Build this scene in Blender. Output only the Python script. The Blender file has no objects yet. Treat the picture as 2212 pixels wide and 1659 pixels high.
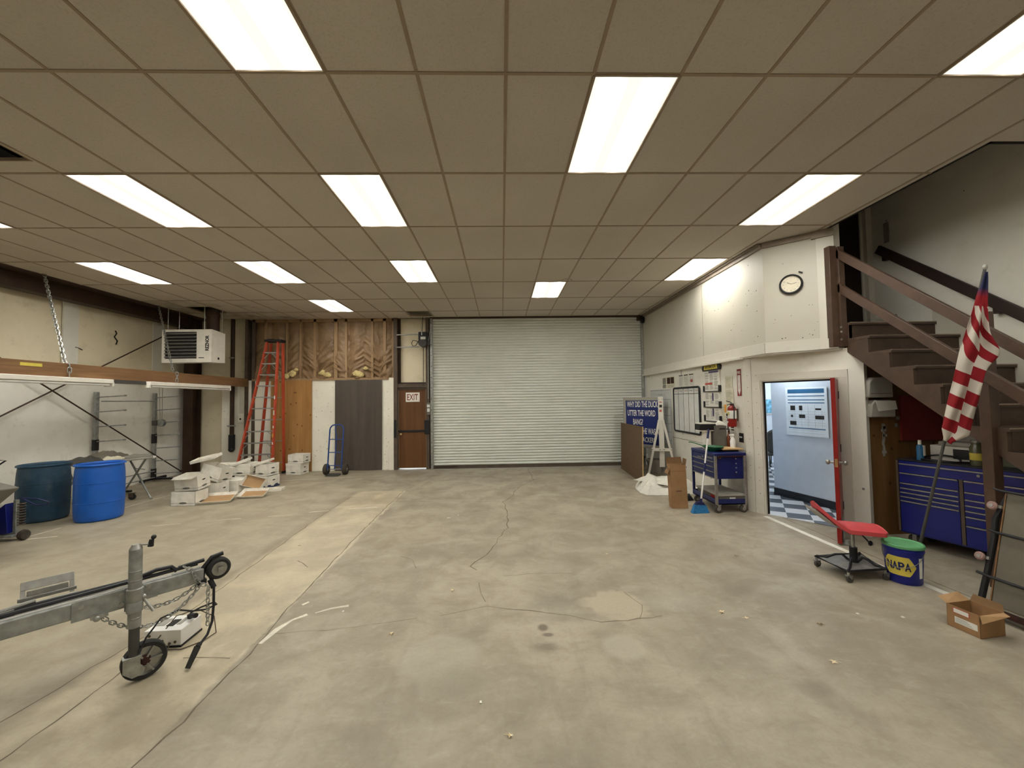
import bpy, math, random
from mathutils import Vector, Matrix, noise
random.seed(7)
S = bpy.context.scene
C = S.collection
PI = math.pi

# ------------------------------------------------------------ camera, world, exposure
cam_d = bpy.data.cameras.new('camera'); cam = bpy.data.objects.new('camera', cam_d); C.objects.link(cam)
cam_d.sensor_width = 36.0; cam_d.sensor_fit = 'HORIZONTAL'
cam_d.lens = 870.187 / 2212 * 36.0
cam_d.clip_start = 0.05; cam_d.clip_end = 200
_yaw, _pitch, _roll = 0.0261, 0.0396, -0.0150
_F = Vector((math.sin(_yaw)*math.cos(_pitch), math.cos(_yaw)*math.cos(_pitch), math.sin(_pitch)))
_R = Vector((math.cos(_yaw), -math.sin(_yaw), 0)); _U = _R.cross(_F)
_r2 = _R*math.cos(_roll) + _U*math.sin(_roll); _u2 = -_R*math.sin(_roll) + _U*math.cos(_roll)
_m = Matrix((_r2, _u2, -_F)).transposed().to_4x4(); _m.translation = Vector((0, 0, 1.80))
cam.matrix_world = _m
S.camera = cam
S.view_settings.view_transform = 'Standard'; S.view_settings.look = 'None'
S.view_settings.exposure = 1.07; S.view_settings.gamma = 1.0; S.view_settings.use_curve_mapping = False
w = bpy.data.worlds.new('world'); S.world = w; w.use_nodes = True
w.node_tree.nodes['Background'].inputs[0].default_value = (0.82, 0.9, 1.0, 1)
w.node_tree.nodes['Background'].inputs[1].default_value = 2.0
LIGHT_STRENGTH = 9.5
CEIL = 4.045

# ------------------------------------------------------------ materials
def lin(c):
    if isinstance(c, str):
        c = [int(c[i:i+2], 16)/255 for i in (0, 2, 4)]
    return tuple(x/12.92 if x <= .04045 else ((x+.055)/1.055)**2.4 for x in c) + (1.0,)

class NT:
    def __init__(s, name):
        s.m = bpy.data.materials.new(name); s.m.use_nodes = True
        s.t = s.m.node_tree; s.b = s.t.nodes['Principled BSDF']
        s.tc = s.t.nodes.new('ShaderNodeTexCoord')
    def n(s, kind, **kw):
        x = s.t.nodes.new(kind)
        for k, v in kw.items(): setattr(x, k, v)
        return x
    def put(s, inp, v):
        if hasattr(v, 'links') or isinstance(v, bpy.types.NodeSocket): s.t.links.new(v, inp)
        elif v is not None: inp.default_value = v
    def math(s, op, a, b=None, c=None, clamp=False):
        x = s.n('ShaderNodeMath', operation=op, use_clamp=clamp)
        s.put(x.inputs[0], a)
        if b is not None: s.put(x.inputs[1], b)
        if c is not None: s.put(x.inputs[2], c)
        return x.outputs[0]
    def map(s, v, a, b, c=0.0, d=1.0):
        x = s.n('ShaderNodeMapRange', clamp=True); s.put(x.inputs[0], v)
        for i, q in enumerate((a, b, c, d)): x.inputs[1+i].default_value = q
        return x.outputs[0]
    def mapping(s, scale=(1, 1, 1), loc=(0, 0, 0), rot=(0, 0, 0), src=None):
        x = s.n('ShaderNodeMapping'); s.put(x.inputs[0], src or s.tc.outputs['Object'])
        x.inputs['Scale'].default_value = scale; x.inputs['Location'].default_value = loc; x.inputs['Rotation'].default_value = rot
        return x.outputs[0]
    def noise(s, vec, scale=5, detail=3, rough=.55, dist=0):
        x = s.n('ShaderNodeTexNoise'); s.put(x.inputs['Vector'], vec)
        x.inputs['Scale'].default_value = scale; x.inputs['Detail'].default_value = detail
        x.inputs['Roughness'].default_value = rough; x.inputs['Distortion'].default_value = dist
        return x.outputs['Fac']
    def mix(s, f, a, b):
        x = s.n('ShaderNodeMix', data_type='RGBA'); s.put(x.inputs[0], f)
        s.put(x.inputs[6], a); s.put(x.inputs[7], b); return x.outputs[2]
    def xyz(s, vec=None):
        x = s.n('ShaderNodeSeparateXYZ'); s.put(x.inputs[0], vec or s.tc.outputs['Object']); return x.outputs
    def bump(s, h, strength=.3, dist=.01):
        x = s.n('ShaderNodeBump'); x.inputs['Strength'].default_value = strength; x.inputs['Distance'].default_value = dist
        s.put(x.inputs['Height'], h); s.t.links.new(x.outputs[0], s.b.inputs['Normal'])

def mat(name, col, rough=.6, metal=0, var=.08, scale=6, bump=0, bscale=40, spec=.4, trans=0, coat=0, dirt=None, dscale=3, damt=.5):
    s = NT(name)
    c = lin(col)
    nz = s.noise(s.tc.outputs['Object'], scale, 4)
    lo = tuple(max(0, x*(1-var*2)) for x in c[:3]) + (1,); hi = tuple(min(1, x*(1+var*2)) for x in c[:3]) + (1,)
    out = s.mix(s.map(nz, .3, .7), lo, hi)
    if dirt:
        dn = s.noise(s.mapping(loc=(3, 7, 1)), dscale, 6, .65)
        out = s.mix(s.math('MULTIPLY', s.map(dn, .5, .75), damt), out, lin(dirt))
    s.put(s.b.inputs['Base Color'], out)
    s.b.inputs['Roughness'].default_value = rough; s.b.inputs['Metallic'].default_value = metal
    s.b.inputs['Specular IOR Level'].default_value = spec
    if trans: s.b.inputs['Transmission Weight'].default_value = trans
    if coat: s.b.inputs['Coat Weight'].default_value = coat
    if bump: s.bump(s.noise(s.tc.outputs['Object'], bscale, 4), bump, .004)
    return s.m

def wood(name, c1, c2, axis='z', scale=1.0, rough=.65, knots=None, blot=.35):
    s = NT(name)
    sc = {'x': (.6, 9, 9), 'y': (9, .6, 9), 'z': (9, 9, .6)}[axis]
    g = s.noise(s.mapping(scale=tuple(q*scale for q in sc)), 2.2, 6, .62, .6)
    col = s.mix(s.map(g, .32, .68), lin(c1), lin(c2))
    bl = s.noise(s.mapping(loc=(5, 2, 8)), 1.6*scale, 4, .6)
    dk = tuple(x*.55 for x in lin(c1)[:3]) + (1,)
    col = s.mix(s.math('MULTIPLY', s.map(bl, .52, .8), blot), col, dk)
    if knots:
        v = s.n('ShaderNodeTexVoronoi'); v.voronoi_dimensions = '2D'; s.put(v.inputs['Vector'], s.mapping(scale=(2.4, 1, 1.9), rot=(PI/2, 0, 0))); v.inputs['Scale'].default_value = 1.3
        col = s.mix(s.map(v.outputs['Distance'], .035, .07, .8, 0), col, lin(knots))
    s.put(s.b.inputs['Base Color'], col); s.b.inputs['Roughness'].default_value = rough
    s.b.inputs['Specular IOR Level'].default_value = .3
    s.bump(g, .15, .003)
    return s.m

def wallpaint(name, col, dirt, amt=.4, specks=True, rough=.55, seams=None):
    s = NT(name)
    c = lin(col)
    n1 = s.noise(s.tc.outputs['Object'], .9, 5, .6); n2 = s.noise(s.mapping(loc=(4, 4, 4)), 4, 6, .7)
    out = s.mix(s.math('MULTIPLY', s.map(n1, .42, .75), amt*.5), c, lin(dirt))
    out = s.mix(s.math('MULTIPLY', s.map(n2, .56, .74), amt*.5), out, lin(dirt))
    if specks:
        v = s.n('ShaderNodeTexVoronoi'); s.put(v.inputs['Vector'], s.tc.outputs['Object']); v.inputs['Scale'].default_value = 3.4
        r = s.noise(s.tc.outputs['Object'], 1.3, 2)
        rad = s.math('MULTIPLY', s.map(r, .42, .75), .085)
        m = s.math('LESS_THAN', v.outputs['Distance'], rad)
        out = s.mix(s.math('MULTIPLY', m, .75), out, lin('4a4035'))
    s.put(s.b.inputs['Base Color'], out); s.b.inputs['Roughness'].default_value = rough
    s.b.inputs['Specular IOR Level'].default_value = .35
    s.bump(s.noise(s.tc.outputs['Object'], 30, 4), .12, .003)
    return s.m

def floor_mat():
    s = NT('floor_concrete')
    x, y, z = s.xyz()
    P = s.tc.outputs['Object']
    wob = s.noise(P, 1.3, 4, .6)
    wobf = s.noise(s.mapping(loc=(9, 3, 0)), 7, 4, .65)
    big = s.noise(P, .45, 4, .55)
    mid = s.noise(s.mapping(loc=(2, 5, 0)), 2.1, 6, .62, .4)
    fine = s.noise(P, 38, 4, .7)
    a, b = lin('8c8270'), lin('aca28e')
    col = s.mix(s.map(big, .3, .7), a, b)
    col = s.mix(s.math('MULTIPLY', s.map(mid, .46, .74), .55), col, lin('766c5c'))
    col = s.mix(s.math('MULTIPLY', s.map(mid, .5, .25), .4), col, lin('b4ac98'))
    mot = s.noise(s.mapping(scale=(1.0, 1.8, 1), loc=(6, 1, 0)), 6.5, 6, .7, .8)
    col = s.mix(s.math('MULTIPLY', s.map(mot, .5, .72), .30), col, lin('7b715f'))
    col = s.mix(s.math('MULTIPLY', s.map(mot, .44, .28), .25), col, lin('bdb5a2'))
    # scuffs running along the hall
    st = s.noise(s.mapping(scale=(3.2, .5, 1), loc=(1, 2, 0), rot=(0, 0, -.35)), 2.4, 5, .62)
    col = s.mix(s.math('MULTIPLY', s.map(st, .55, .72), .35), col, lin('837868'))
    # repaired trench strip
    xe = s.math('ADD', x, s.math('MULTIPLY', s.math('SUBTRACT', wobf, .5), .10))
    xe = s.math('SUBTRACT', xe, s.math('MULTIPLY', s.math('SUBTRACT', y, 3.0), -.018))
    m1 = s.map(xe, -2.86, -2.78); m2 = s.map(xe, -1.88, -1.90); m3 = s.map(y, 8.35, 8.25)
    near = s.map(y, 2.0, 3.0, .25, 1)
    m = s.math('MULTIPLY', s.math('MULTIPLY', m1, m2), s.math('MULTIPLY', m3, near))
    m = s.math('MULTIPLY', m, s.map(mid, .25, .55, 1.0, .45))
    col = s.mix(s.math('MULTIPLY', m, .95), col, lin('c3b698'))
    edge = s.math('MULTIPLY', s.map(s.math('ABSOLUTE', s.math('ADD', xe, 1.89)), 0, .035, .7, 0), s.map(wob, .45, .6))
    edge = s.math('MULTIPLY', edge, m3)
    col = s.mix(edge, col, lin('d8cdb4'))
    # darker line on the left flank of the strip
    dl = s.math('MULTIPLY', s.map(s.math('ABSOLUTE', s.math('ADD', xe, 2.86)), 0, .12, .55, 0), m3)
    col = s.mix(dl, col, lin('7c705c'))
    # yellowish bay left of the strip
    yl = s.math('MULTIPLY', s.map(x, -2.4, -3.6), .35)
    col = s.mix(yl, col, lin('a3987e'))
    def blob(cx, cy, rx, ry, c, amt, soft=.25, wb=.35):
        dx = s.math('DIVIDE', s.math('SUBTRACT', x, cx), rx); dy = s.math('DIVIDE', s.math('SUBTRACT', y, cy), ry)
        d = s.math('SQRT', s.math('ADD', s.math('MULTIPLY', dx, dx), s.math('MULTIPLY', dy, dy)))
        d = s.math('ADD', d, s.math('MULTIPLY', s.math('SUBTRACT', wobf, .5), wb*2))
        return s.mix(s.map(d, 1-soft, 1+soft, amt, 0), col, lin(c))
    for a_ in [(.98, 3.56, .24, .26, 'aca18b', .95, .12, .35), (.80, 3.62, .16, .10, 'aca18b', .8, .15, .3),
               (.46, 3.62, .20, .11, '6e675a', .45, .5, .5), (.55, 3.40, .30, .06, '6e675a', .3, .5, .4),
               (.86, 2.97, .15, .14, 'b0a996', .55, .2, .2), (.87, 2.99, .10, .10, 'a59d8b', .8, .25, .2),
               (-.46, 2.92, .27, .26, 'a9a391', .5, .15, .3), (-.30, 2.66, .22, .13, '857d6b', .5, .5, .5),
               (.30, 3.25, .040, .045, '5a5144', .8, .3, .2), (.33, 3.15, .040, .025, '5f5649', .75, .3, .2),
               (.29, 3.0, .085, .05, '6c6253', .55, .5, 1.0), (2.2, 3.75, .14, .09, '726a5b', .6, .5, .5),
               (1.5, 3.6, .25, .14, 'aaa595', .4, .6, .4), (1.15, 5.9, .5, .28, '8b7f6b', .5, .6, .8), (.5, 8.0, .18, .35, '8a7d66', .5, .4, .6),
               (.55, 6.4, .25, .6, '857a67', .45, .6, .9), (-1.5, 5.6, .5, .5, '948a72', .4, .6, .6), (2.3, 4.9, .35, .8, '887d6c', .4, .6, .6),
               (1.9, 2.5, .09, .06, '7c7362', .6, .5, .3), (-2.4, 7.5, .45, .25, '9a8d70', .6, .5, .5)]:
        col = blob(*a_)
    col = s.mix(s.math('MULTIPLY', s.map(fine, .45, .75), .16), col, lin('6f675a'))
    s.put(s.b.inputs['Base Color'], col)
    s.put(s.b.inputs['Roughness'], s.map(mid, .3, .7, .42, .68))
    s.b.inputs['Specular IOR Level'].default_value = .35
    s.bump(s.math('ADD', s.math('MULTIPLY', fine, .3), wobf), .10, .01)
    return s.m

def checker_mat():
    s = NT('checker_tiles')
    c = s.n('ShaderNodeTexChecker'); s.put(c.inputs['Vector'], s.mapping(rot=(0, 0, .55), loc=(.12, .05, 0)))
    c.inputs['Color1'].default_value = lin('e8ebee'); c.inputs['Color2'].default_value = lin('5f666f'); c.inputs['Scale'].default_value = 3.3
    s.put(s.b.inputs['Base Color'], c.outputs[0]); s.b.inputs['Roughness'].default_value = .22
    return s.m

def light_mat(cool=False, strength=LIGHT_STRENGTH):
    s = NT('lamp_diffuser'+('_daylight_fill' if cool else ''))
    x, y, z = s.xyz()
    # two tubes behind a prismatic lens: a bright band over each, a duller middle and rim
    d1 = s.math('ABSOLUTE', s.math('SUBTRACT', s.math('ABSOLUTE', x), .155))
    band = s.map(d1, .0, .115, 1.0, 0)
    ends = s.map(s.math('ABSOLUTE', y), .58, .48, .02, 1.0)
    st = s.math('ADD', s.math('MULTIPLY', s.math('MULTIPLY', s.math('MULTIPLY', band, band), ends), strength*3.4), .40)
    s.b.inputs['Base Color'].default_value = (.85, .85, .82, 1)
    s.b.inputs['Emission Color'].default_value = (.86, .93, 1, 1) if cool else (1.0, .985, .925, 1)
    s.put(s.b.inputs['Emission Strength'], st)
    s.bump(s.noise(s.tc.outputs['Object'], 120, 1), .1, .002)
    return s.m

def ceil_mat():
    s = NT('ceiling_tile')
    P = s.tc.outputs['Object']
    f = s.noise(P, 60, 3, .7); n1 = s.noise(P, .5, 3); st = s.noise(s.mapping(loc=(2, 2, 0)), 1.1, 5, .7)
    col = s.mix(s.map(n1, .3, .7), lin('b9b1a4'), lin('c5bdb0'))
    col = s.mix(s.math('MULTIPLY', s.map(f, .5, .68), .22), col, lin('8f8270'))
    x, y, z = s.xyz()
    # water stains in the far left corner
    reg = s.math('MULTIPLY', s.map(x, -4.2, -5.2), s.map(y, 8.3, 9.4))
    col = s.mix(s.math('MULTIPLY', s.math('MULTIPLY', s.map(st, .5, .62), reg), .45), col, lin('5a4528'))
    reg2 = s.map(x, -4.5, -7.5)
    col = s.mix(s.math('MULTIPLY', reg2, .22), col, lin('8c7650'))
    s.put(s.b.inputs['Base Color'], col); s.b.inputs['Roughness'].default_value = .9
    s.b.inputs['Specular IOR Level'].default_value = .1
    s.bump(f, .2, .004)
    return s.m

M = {}
M['floor'] = floor_mat(); M['checker'] = checker_mat(); M['lamp'] = light_mat(); M['lamp_fill'] = light_mat(True, 7); M['tile'] = ceil_mat()
M['grid'] = mat('ceiling_grid', '94836c', .6, var=.05)
M['crack'] = mat('floor_crack', '6a604f', .9, var=.1)
M['paint'] = mat('floor_paint', 'cfc9b8', .6, var=.1, dirt='a59b86', dscale=5, damt=.9)
M['paintw'] = mat('floor_paint_bright', 'dcd9cd', .6, var=.06, dirt='b5ac98', dscale=4, damt=.6)
M['uwall'] = wallpaint('wall_paint_upper', 'bfbaac', 'a79a80', .35)
M['lwall'] = wallpaint('wall_paint_lower', 'e3dfd3', 'a3977f', .45)
M['trim'] = wallpaint('trim_paint', 'd0cbbe', '9a8d77', .4, False)
M['vinyl'] = wallpaint('insulation_vinyl', 'e0d4b6', '857759', .5, False)
M['vinylseam'] = wallpaint('insulation_seam', 'dad6c8', '8d8471', .3, False)
M['dry'] = wallpaint('left_wall_paint', 'e9e5d9', '8f8674', .6, False)
M['panelw'] = wallpaint('white_panel_paint', 'ebe6d6', 'a3947a', .4)
M['kraft'] = mat('kraft_paper', '82684a', .5, var=.08, scale=3, bump=.2, bscale=10, dirt='6a5236', dscale=1.2, damt=.5)
M['stud'] = wood('stud_wood', '8a6e4e', 'a08462', 'z')
M['fluff'] = mat('yellow_glass_wool', 'c9b67e', .95, var=.15, scale=30, bump=.6, bscale=60)
M['plyo'] = wood('orange_plywood', '936838', 'ad824c', 'z', .4, knots='5a3212', blot=.5)
M['plyd'] = wood('dark_plywood', '4b423b', '584f47', 'z', .3, blot=.45)
M['plyb'] = wood('understairs_plywood', '6a4b28', '82613a', 'z', .4, knots='4a2c10', blot=.5)
M['plyr'] = wood('brown_sheet', '5a4531', '6c5640', 'x', .8, blot=.3)
M['beam'] = wood('beam_wood', '6e4f32', '866443', 'y', .8, blot=.35)
M['lwood'] = wood('light_wood', 'b08f5e', 'c8a878', 'x')
M['stair'] = mat('stair_brown_paint', '4a392d', .5, var=.08, dirt='6a584a', dscale=7, damt=.35, bump=.1)
M['nosing'] = mat('worn_stair_edge', '8a7767', .5, var=.12, scale=14)
M['rail'] = mat('brown_rail_paint', '4a372b', .42, var=.08, dirt='6b584a', dscale=8, damt=.3)
M['raild'] = mat('dark_handrail', '2c2019', .5, var=.08)
M['steel'] = mat('dark_primer_steel', '3a2719', .6, .1, var=.12)
M['steelg'] = mat('grey_brown_steel', '56493d', .55, .2, var=.1)
M['galv'] = mat('galvanised_steel', 'a3a49f', .38, .75, var=.12, scale=18, dirt='7b7669', dscale=9, damt=.5)
M['galvt'] = mat('trailer_galvanised', '92948f', .45, .35, var=.14, scale=14, dirt='5f5a4e', dscale=6, damt=.5)
M['slat'] = mat('roller_slat', 'd3d5cc', .36, .0, var=.02, scale=2, dirt='bab9ac', dscale=2, damt=.3)
M['doorw'] = wood('exit_door_wood', '5a3a20', '6e4a2a', 'z', .4, rough=.45, blot=.5)
M['black'] = mat('black_plastic', '17171a', .45, var=.1)
M['rubber'] = mat('black_rubber', '232220', .75, var=.12)
M['dark'] = mat('dark_void', '120d0a', .9, var=.05)
M['roof'] = mat('roof_deck', '2a241d', .9, var=.05)
M['white'] = mat('white_enamel', 'e6e1d4', .4, var=.03, dirt='a79d8a', dscale=6, damt=.25)
M['whiteb'] = mat('white_plastic', 'e2e0da', .45, var=.02)
M['paper'] = mat('paper', 'dedbd0', .85, var=.04)
M['papery'] = mat('cream_paper', 'd6d0b8', .85, var=.05)
M['card'] = mat('cardboard', '987550', .8, var=.07, bump=.1, dirt='8a6238', dscale=4, damt=.4)
M['cardl'] = mat('cardboard_inside', 'a5835c', .8, var=.06)
M['boxw'] = mat('white_archive_card', 'e4dfd2', .75, var=.05, dirt='9f9682', dscale=7, damt=.45)
M['boxg'] = mat('box_grey_print_shade', '6e6c62', .75, var=.1)
M['boxn'] = mat('box_print_navy', '2a3550', .75, var=.1)
M['ink'] = mat('black_ink', '26241f', .8, var=.05)
M['inkg'] = mat('grey_ink', '8c8a82', .85, var=.1)
M['red'] = mat('red_paint', '86170f', .4, var=.08)
M['redseat'] = mat('red_seat_vinyl', 'c2464a', .45, var=.06, spec=.5)
M['redsign'] = mat('exit_red', '7c2a26', .7, var=.04)
M['orange'] = mat('orange_fibreglass', 'b5482f', .45, var=.08)
M['alu'] = mat('aluminium', '9b9a94', .4, .7, var=.1, scale=20)
M['bluet'] = mat('blue_tool_enamel', '121d6e', .32, .1, var=.05, spec=.5)
M['bluec'] = mat('blue_cart_enamel', '16245f', .35, .1, var=.05, spec=.5)
M['bluedrum'] = mat('bright_blue_drum', '1a5bb5', .42, var=.05, dirt='2a62a8', dscale=3, damt=.3)
M['blueold'] = mat('faded_blue_drum', '28455a', .55, var=.12, dirt='5e6e74', dscale=4, damt=.5)
M['bluehand'] = mat('blue_tube_paint', '1d3f7c', .4, var=.08)
M['blueb'] = mat('blue_bristle', '2a72a6', .8, var=.15, scale=40)
M['navy'] = mat('navy_plastic', '1a2050', .45, var=.05)
M['navysign'] = mat('navy_letterboard', '1d2a66', .6, var=.05)
M['bucket'] = mat('bucket_blue', '161f78', .4, var=.05)
M['yellow'] = mat('yellow_print', 'cdbb4e', .6, var=.06)
M['green'] = mat('green_lid', '5f9c6a', .5, var=.08)
M['greend'] = mat('green_funnel', '1f5a34', .45, var=.08)
M['tarp'] = mat('white_sheet', 'd3cfc2', .7, var=.04, dirt='b8b09c', dscale=5, damt=.3)
M['flagr'] = mat('flag_red', '9a2226', .75, var=.08)
M['flagw'] = mat('flag_white', 'd6cfc2', .75, var=.05)
M['flagb'] = mat('flag_navy', '2a2c48', .75, var=.05)
M['grey'] = mat('grey_plastic', '67645c', .6, var=.06)
M['greyd'] = mat('dark_grey_plastic', '45433e', .6, var=.08)
M['greyl'] = mat('light_grey_plastic', '9a968c', .55, var=.05)
M['pad'] = mat('grey_board', '635d50', .65, var=.08, bump=.1)
M['whitebd'] = mat('whiteboard_gloss', 'd3d4cf', .22, var=.03, dirt='aab0b2', dscale=2, damt=.35)
M['officew'] = mat('office_wall', 'c9d0d9', .6, var=.02)
M['officef'] = mat('office_far_wall', 'e3ecf4', .6, var=.02)
M['poster'] = mat('poster_white', 'dfe6ea', .5, var=.03)
M['posterb'] = mat('poster_blue', '2c6288', .5, var=.05)
M['pic'] = mat('picture_cyan', '7ab6d6', .5, var=.3, scale=12)
M['rust'] = mat('rusty_hub', '3c2119', .8, .2, var=.25, scale=30)
M['tyre'] = mat('dusty_tyre', '3d372f', .85, var=.15, scale=20)
M['leaf'] = mat('dry_leaf', 'e2d0aa', .8, var=.1, scale=40)
M['leafd'] = mat('dull_leaf', 'a08d6c', .8, var=.12, scale=40)
M['amber'] = mat('amber_bottle', '6a3218', .25, var=.05, spec=.6)
M['glassj'] = mat('murky_jar_glass', '6e6d52', .15, var=.1, spec=.6, trans=.35)
M['sheetg'] = mat('dull_green_perspex', '77795f', .3, var=.06, spec=.5)
M['tag'] = mat('orange_tag', 'd9973a', .7, var=.05)
M['clockf'] = mat('clock_face', 'd9d0b8', .6, var=.06)
M['steam'] = mat('purple_print', '4d4468', .7, var=.05)
M['pinkw'] = mat('dull_pink_wheel', '93756e', .5, var=.1)
M['label'] = mat('pale_label', 'd9d9d0', .7, var=.05)
M['redl'] = mat('red_label', 'b5564a', .7, var=.05)
M['brass'] = mat('satin_brass', 'b8a070', .3, .8, var=.05)

# ------------------------------------------------------------ geometry helper
class MB:
    def __init__(s): s.v = []; s.f = []; s.mi = []; s.cur = 0; s.T = Matrix.Identity(4)
    def add(s, vs, fs, mi=None):
        o = len(s.v); s.v += [tuple(s.T @ Vector(p)) for p in vs]
        for f in fs: s.f.append([i+o for i in f]); s.mi.append(s.cur if mi is None else mi)
        return s
    def box(s, c, d, rz=0, mi=None, rot=None):
        R = rot if rot is not None else Matrix.Rotation(rz, 3, 'Z'); c = Vector(c); vs = []
        for sx in (-.5, .5):
            for sy in (-.5, .5):
                for sz in (-.5, .5): vs.append(c + R @ Vector((sx*d[0], sy*d[1], sz*d[2])))
        return s.add(vs, [(0, 1, 3, 2), (4, 6, 7, 5), (0, 4, 5, 1), (2, 3, 7, 6), (0, 2, 6, 4), (1, 5, 7, 3)], mi)
    def b2(s, p, q, mi=None):
        return s.box([(a+b)/2 for a, b in zip(p, q)], [abs(b-a) for a, b in zip(p, q)], mi=mi)
    def prism(s, pts, ext, mi=None):
        n = len(pts); e = Vector(ext); pts = [Vector(p) for p in pts]
        nrm = Vector((0, 0, 0))
        for i in range(n): nrm += pts[i].cross(pts[(i+1) % n])
        if nrm.dot(e) > 0: pts = pts[::-1]
        vs = pts + [p+e for p in pts]
        fs = [tuple(range(n)), tuple(range(2*n-1, n-1, -1))] + [(i, i+n, (i+1) % n+n, (i+1) % n) for i in range(n)]
        return s.add(vs, fs, mi)
    def bar(s, p, q, w, h, mi=None, up=(0, 0, 1)):
        p = Vector(p); q = Vector(q); d = (q-p); L = d.length; d.normalize(); u = Vector(up)
        if abs(d.dot(u)) > .98: u = Vector((0, 1, 0))
        r = d.cross(u).normalized(); u = r.cross(d)
        return s.box((p+q)/2, (w, L, h), rot=Matrix((r, d, u)).transposed(), mi=mi)
    def cyl(s, p, q, r, r2=None, n=16, mi=None, cap=True):
        p = Vector(p); q = Vector(q); r2 = r if r2 is None else r2
        d = (q-p).normalized(); a = Vector((1, 0, 0)) if abs(d.x) < .8 else Vector((0, 1, 0))
        u = d.cross(a).normalized(); v = d.cross(u); vs = []
        for k in range(n):
            t = 2*PI*k/n; o = u*math.cos(t)+v*math.sin(t); vs += [p+o*r, q+o*r2]
        fs = [(2*k, 2*((k+1) % n), 2*((k+1) % n)+1, 2*k+1) for k in range(n)]
        if cap: fs += [tuple(2*k for k in range(n))[::-1], tuple(2*k+1 for k in range(n))]
        return s.add(vs, fs, mi)
    def tube(s, path, r, n=8, closed=False, mi=None, flat=1.0):
        P = [Vector(p) for p in path]; m = len(P); vs = []; prev = None
        for i, p in enumerate(P):
            if closed: t = P[(i+1) % m]-P[i-1]
            else: t = P[min(i+1, m-1)]-P[max(i-1, 0)]
            t.normalize()
            if prev is None:
                a = Vector((0, 0, 1)) if abs(t.z) < .9 else Vector((1, 0, 0)); u = t.cross(a).normalized()
            else: u = (prev - t*prev.dot(t)).normalized()
            prev = u; v = t.cross(u)
            for k in range(n):
                a = 2*PI*k/n; vs.append(p+u*math.cos(a)*r+v*math.sin(a)*r*flat)
        fs = []
        for i in range(m if closed else m-1):
            j = (i+1) % m
            for k in range(n): fs.append((i*n+k, i*n+(k+1) % n, j*n+(k+1) % n, j*n+k))
        if not closed: fs += [tuple(range(n))[::-1], tuple(range((m-1)*n, m*n))]
        return s.add(vs, fs, mi)
    def lathe(s, prof, c=(0, 0, 0), n=32, axis='z', mi=None, sc=(1, 1)):
        c = Vector(c); vs = []; m = len(prof)
        for k in range(n):
            a = 2*PI*k/n; ca, sa = math.cos(a)*sc[0], math.sin(a)*sc[1]
            for (r, z) in prof:
                p = {'z': (r*ca, r*sa, z), 'y': (r*ca, z, r*sa), 'x': (z, r*ca, r*sa)}[axis]; vs.append(c+Vector(p))
        fs = []
        for k in range(n):
            j = (k+1) % n
            for i in range(m-1): 
                q = (k*m+i, j*m+i, j*m+i+1, k*m+i+1)
                fs.append(q if axis != 'y' else q[::-1])
        return s.add(vs, fs, mi)
    def ball(s, c, r, n=14, mi=None, sc=(1, 1, 1)):
        prof = [(r*math.sin(PI*i/8), -r*math.cos(PI*i/8)*sc[2]) for i in range(9)]; prof[0] = (1e-4, prof[0][1]); prof[-1] = (1e-4, prof[-1][1])
        return s.lathe(prof, c, n, mi=mi, sc=sc[:2])
    def grid(s, nx, ny, fn, mi=None):
        vs = [fn(i/(nx-1), j/(ny-1)) for j in range(ny) for i in range(nx)]
        fs = [(j*nx+i, j*nx+i+1, (j+1)*nx+i+1, (j+1)*nx+i) for j in range(ny-1) for i in range(nx-1)]
        return s.add(vs, fs, mi)
    def quad(s, a, b, c, d, mi=None): return s.add([a, b, c, d], [(0, 1, 2, 3)], mi)
    def ribbon(s, pts, wd, z=.001, jit=0, mi=None, step=.1):
        P = []
        for a, b in zip(pts[:-1], pts[1:]):
            a = Vector(a); b = Vector(b); k = max(1, int((b-a).length/step))
            for i in range(k):
                q = a.lerp(b, i/k); P.append(q + Vector((random.uniform(-jit, jit), random.uniform(-jit, jit))))
        P.append(Vector(pts[-1])); L = len(P)
        vs = []
        for i, p in enumerate(P):
            t = (P[min(i+1, L-1)]-P[max(i-1, 0)]).normalized(); nn = Vector((-t.y, t.x))
            ww = wd*(.5 if jit == 0 else random.uniform(.25, .6))
            vs += [(p.x+nn.x*ww, p.y+nn.y*ww, z), (p.x-nn.x*ww, p.y-nn.y*ww, z)]
        return s.add(vs, [(2*i, 2*i+1, 2*i+3, 2*i+2) for i in range(L-1)], mi)
    def build(s, name, mats, parent=None, loc=(0, 0, 0), rz=0, bev=0, ang=35, label=None, bseg=2, rot=None):
        me = bpy.data.meshes.new(name); me.from_pydata(s.v, [], s.f)
        for m in (mats if isinstance(mats, (list, tuple)) else [mats]): me.materials.append(M[m] if isinstance(m, str) else m)
        me.polygons.foreach_set('material_index', s.mi); me.polygons.foreach_set('use_smooth', [True]*len(s.f))
        me.update(); me.set_sharp_from_angle(angle=math.radians(ang))
        o = bpy.data.objects.new(name, me); C.objects.link(o); o.location = loc; o.rotation_euler = rot or (0, 0, rz)
        if parent: o.parent = parent
        if bev:
            b = o.modifiers.new('bevel', 'BEVEL'); b.width = bev; b.segments = bseg; b.limit_method = 'ANGLE'
        if label: o['label'] = label
        return o

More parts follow.
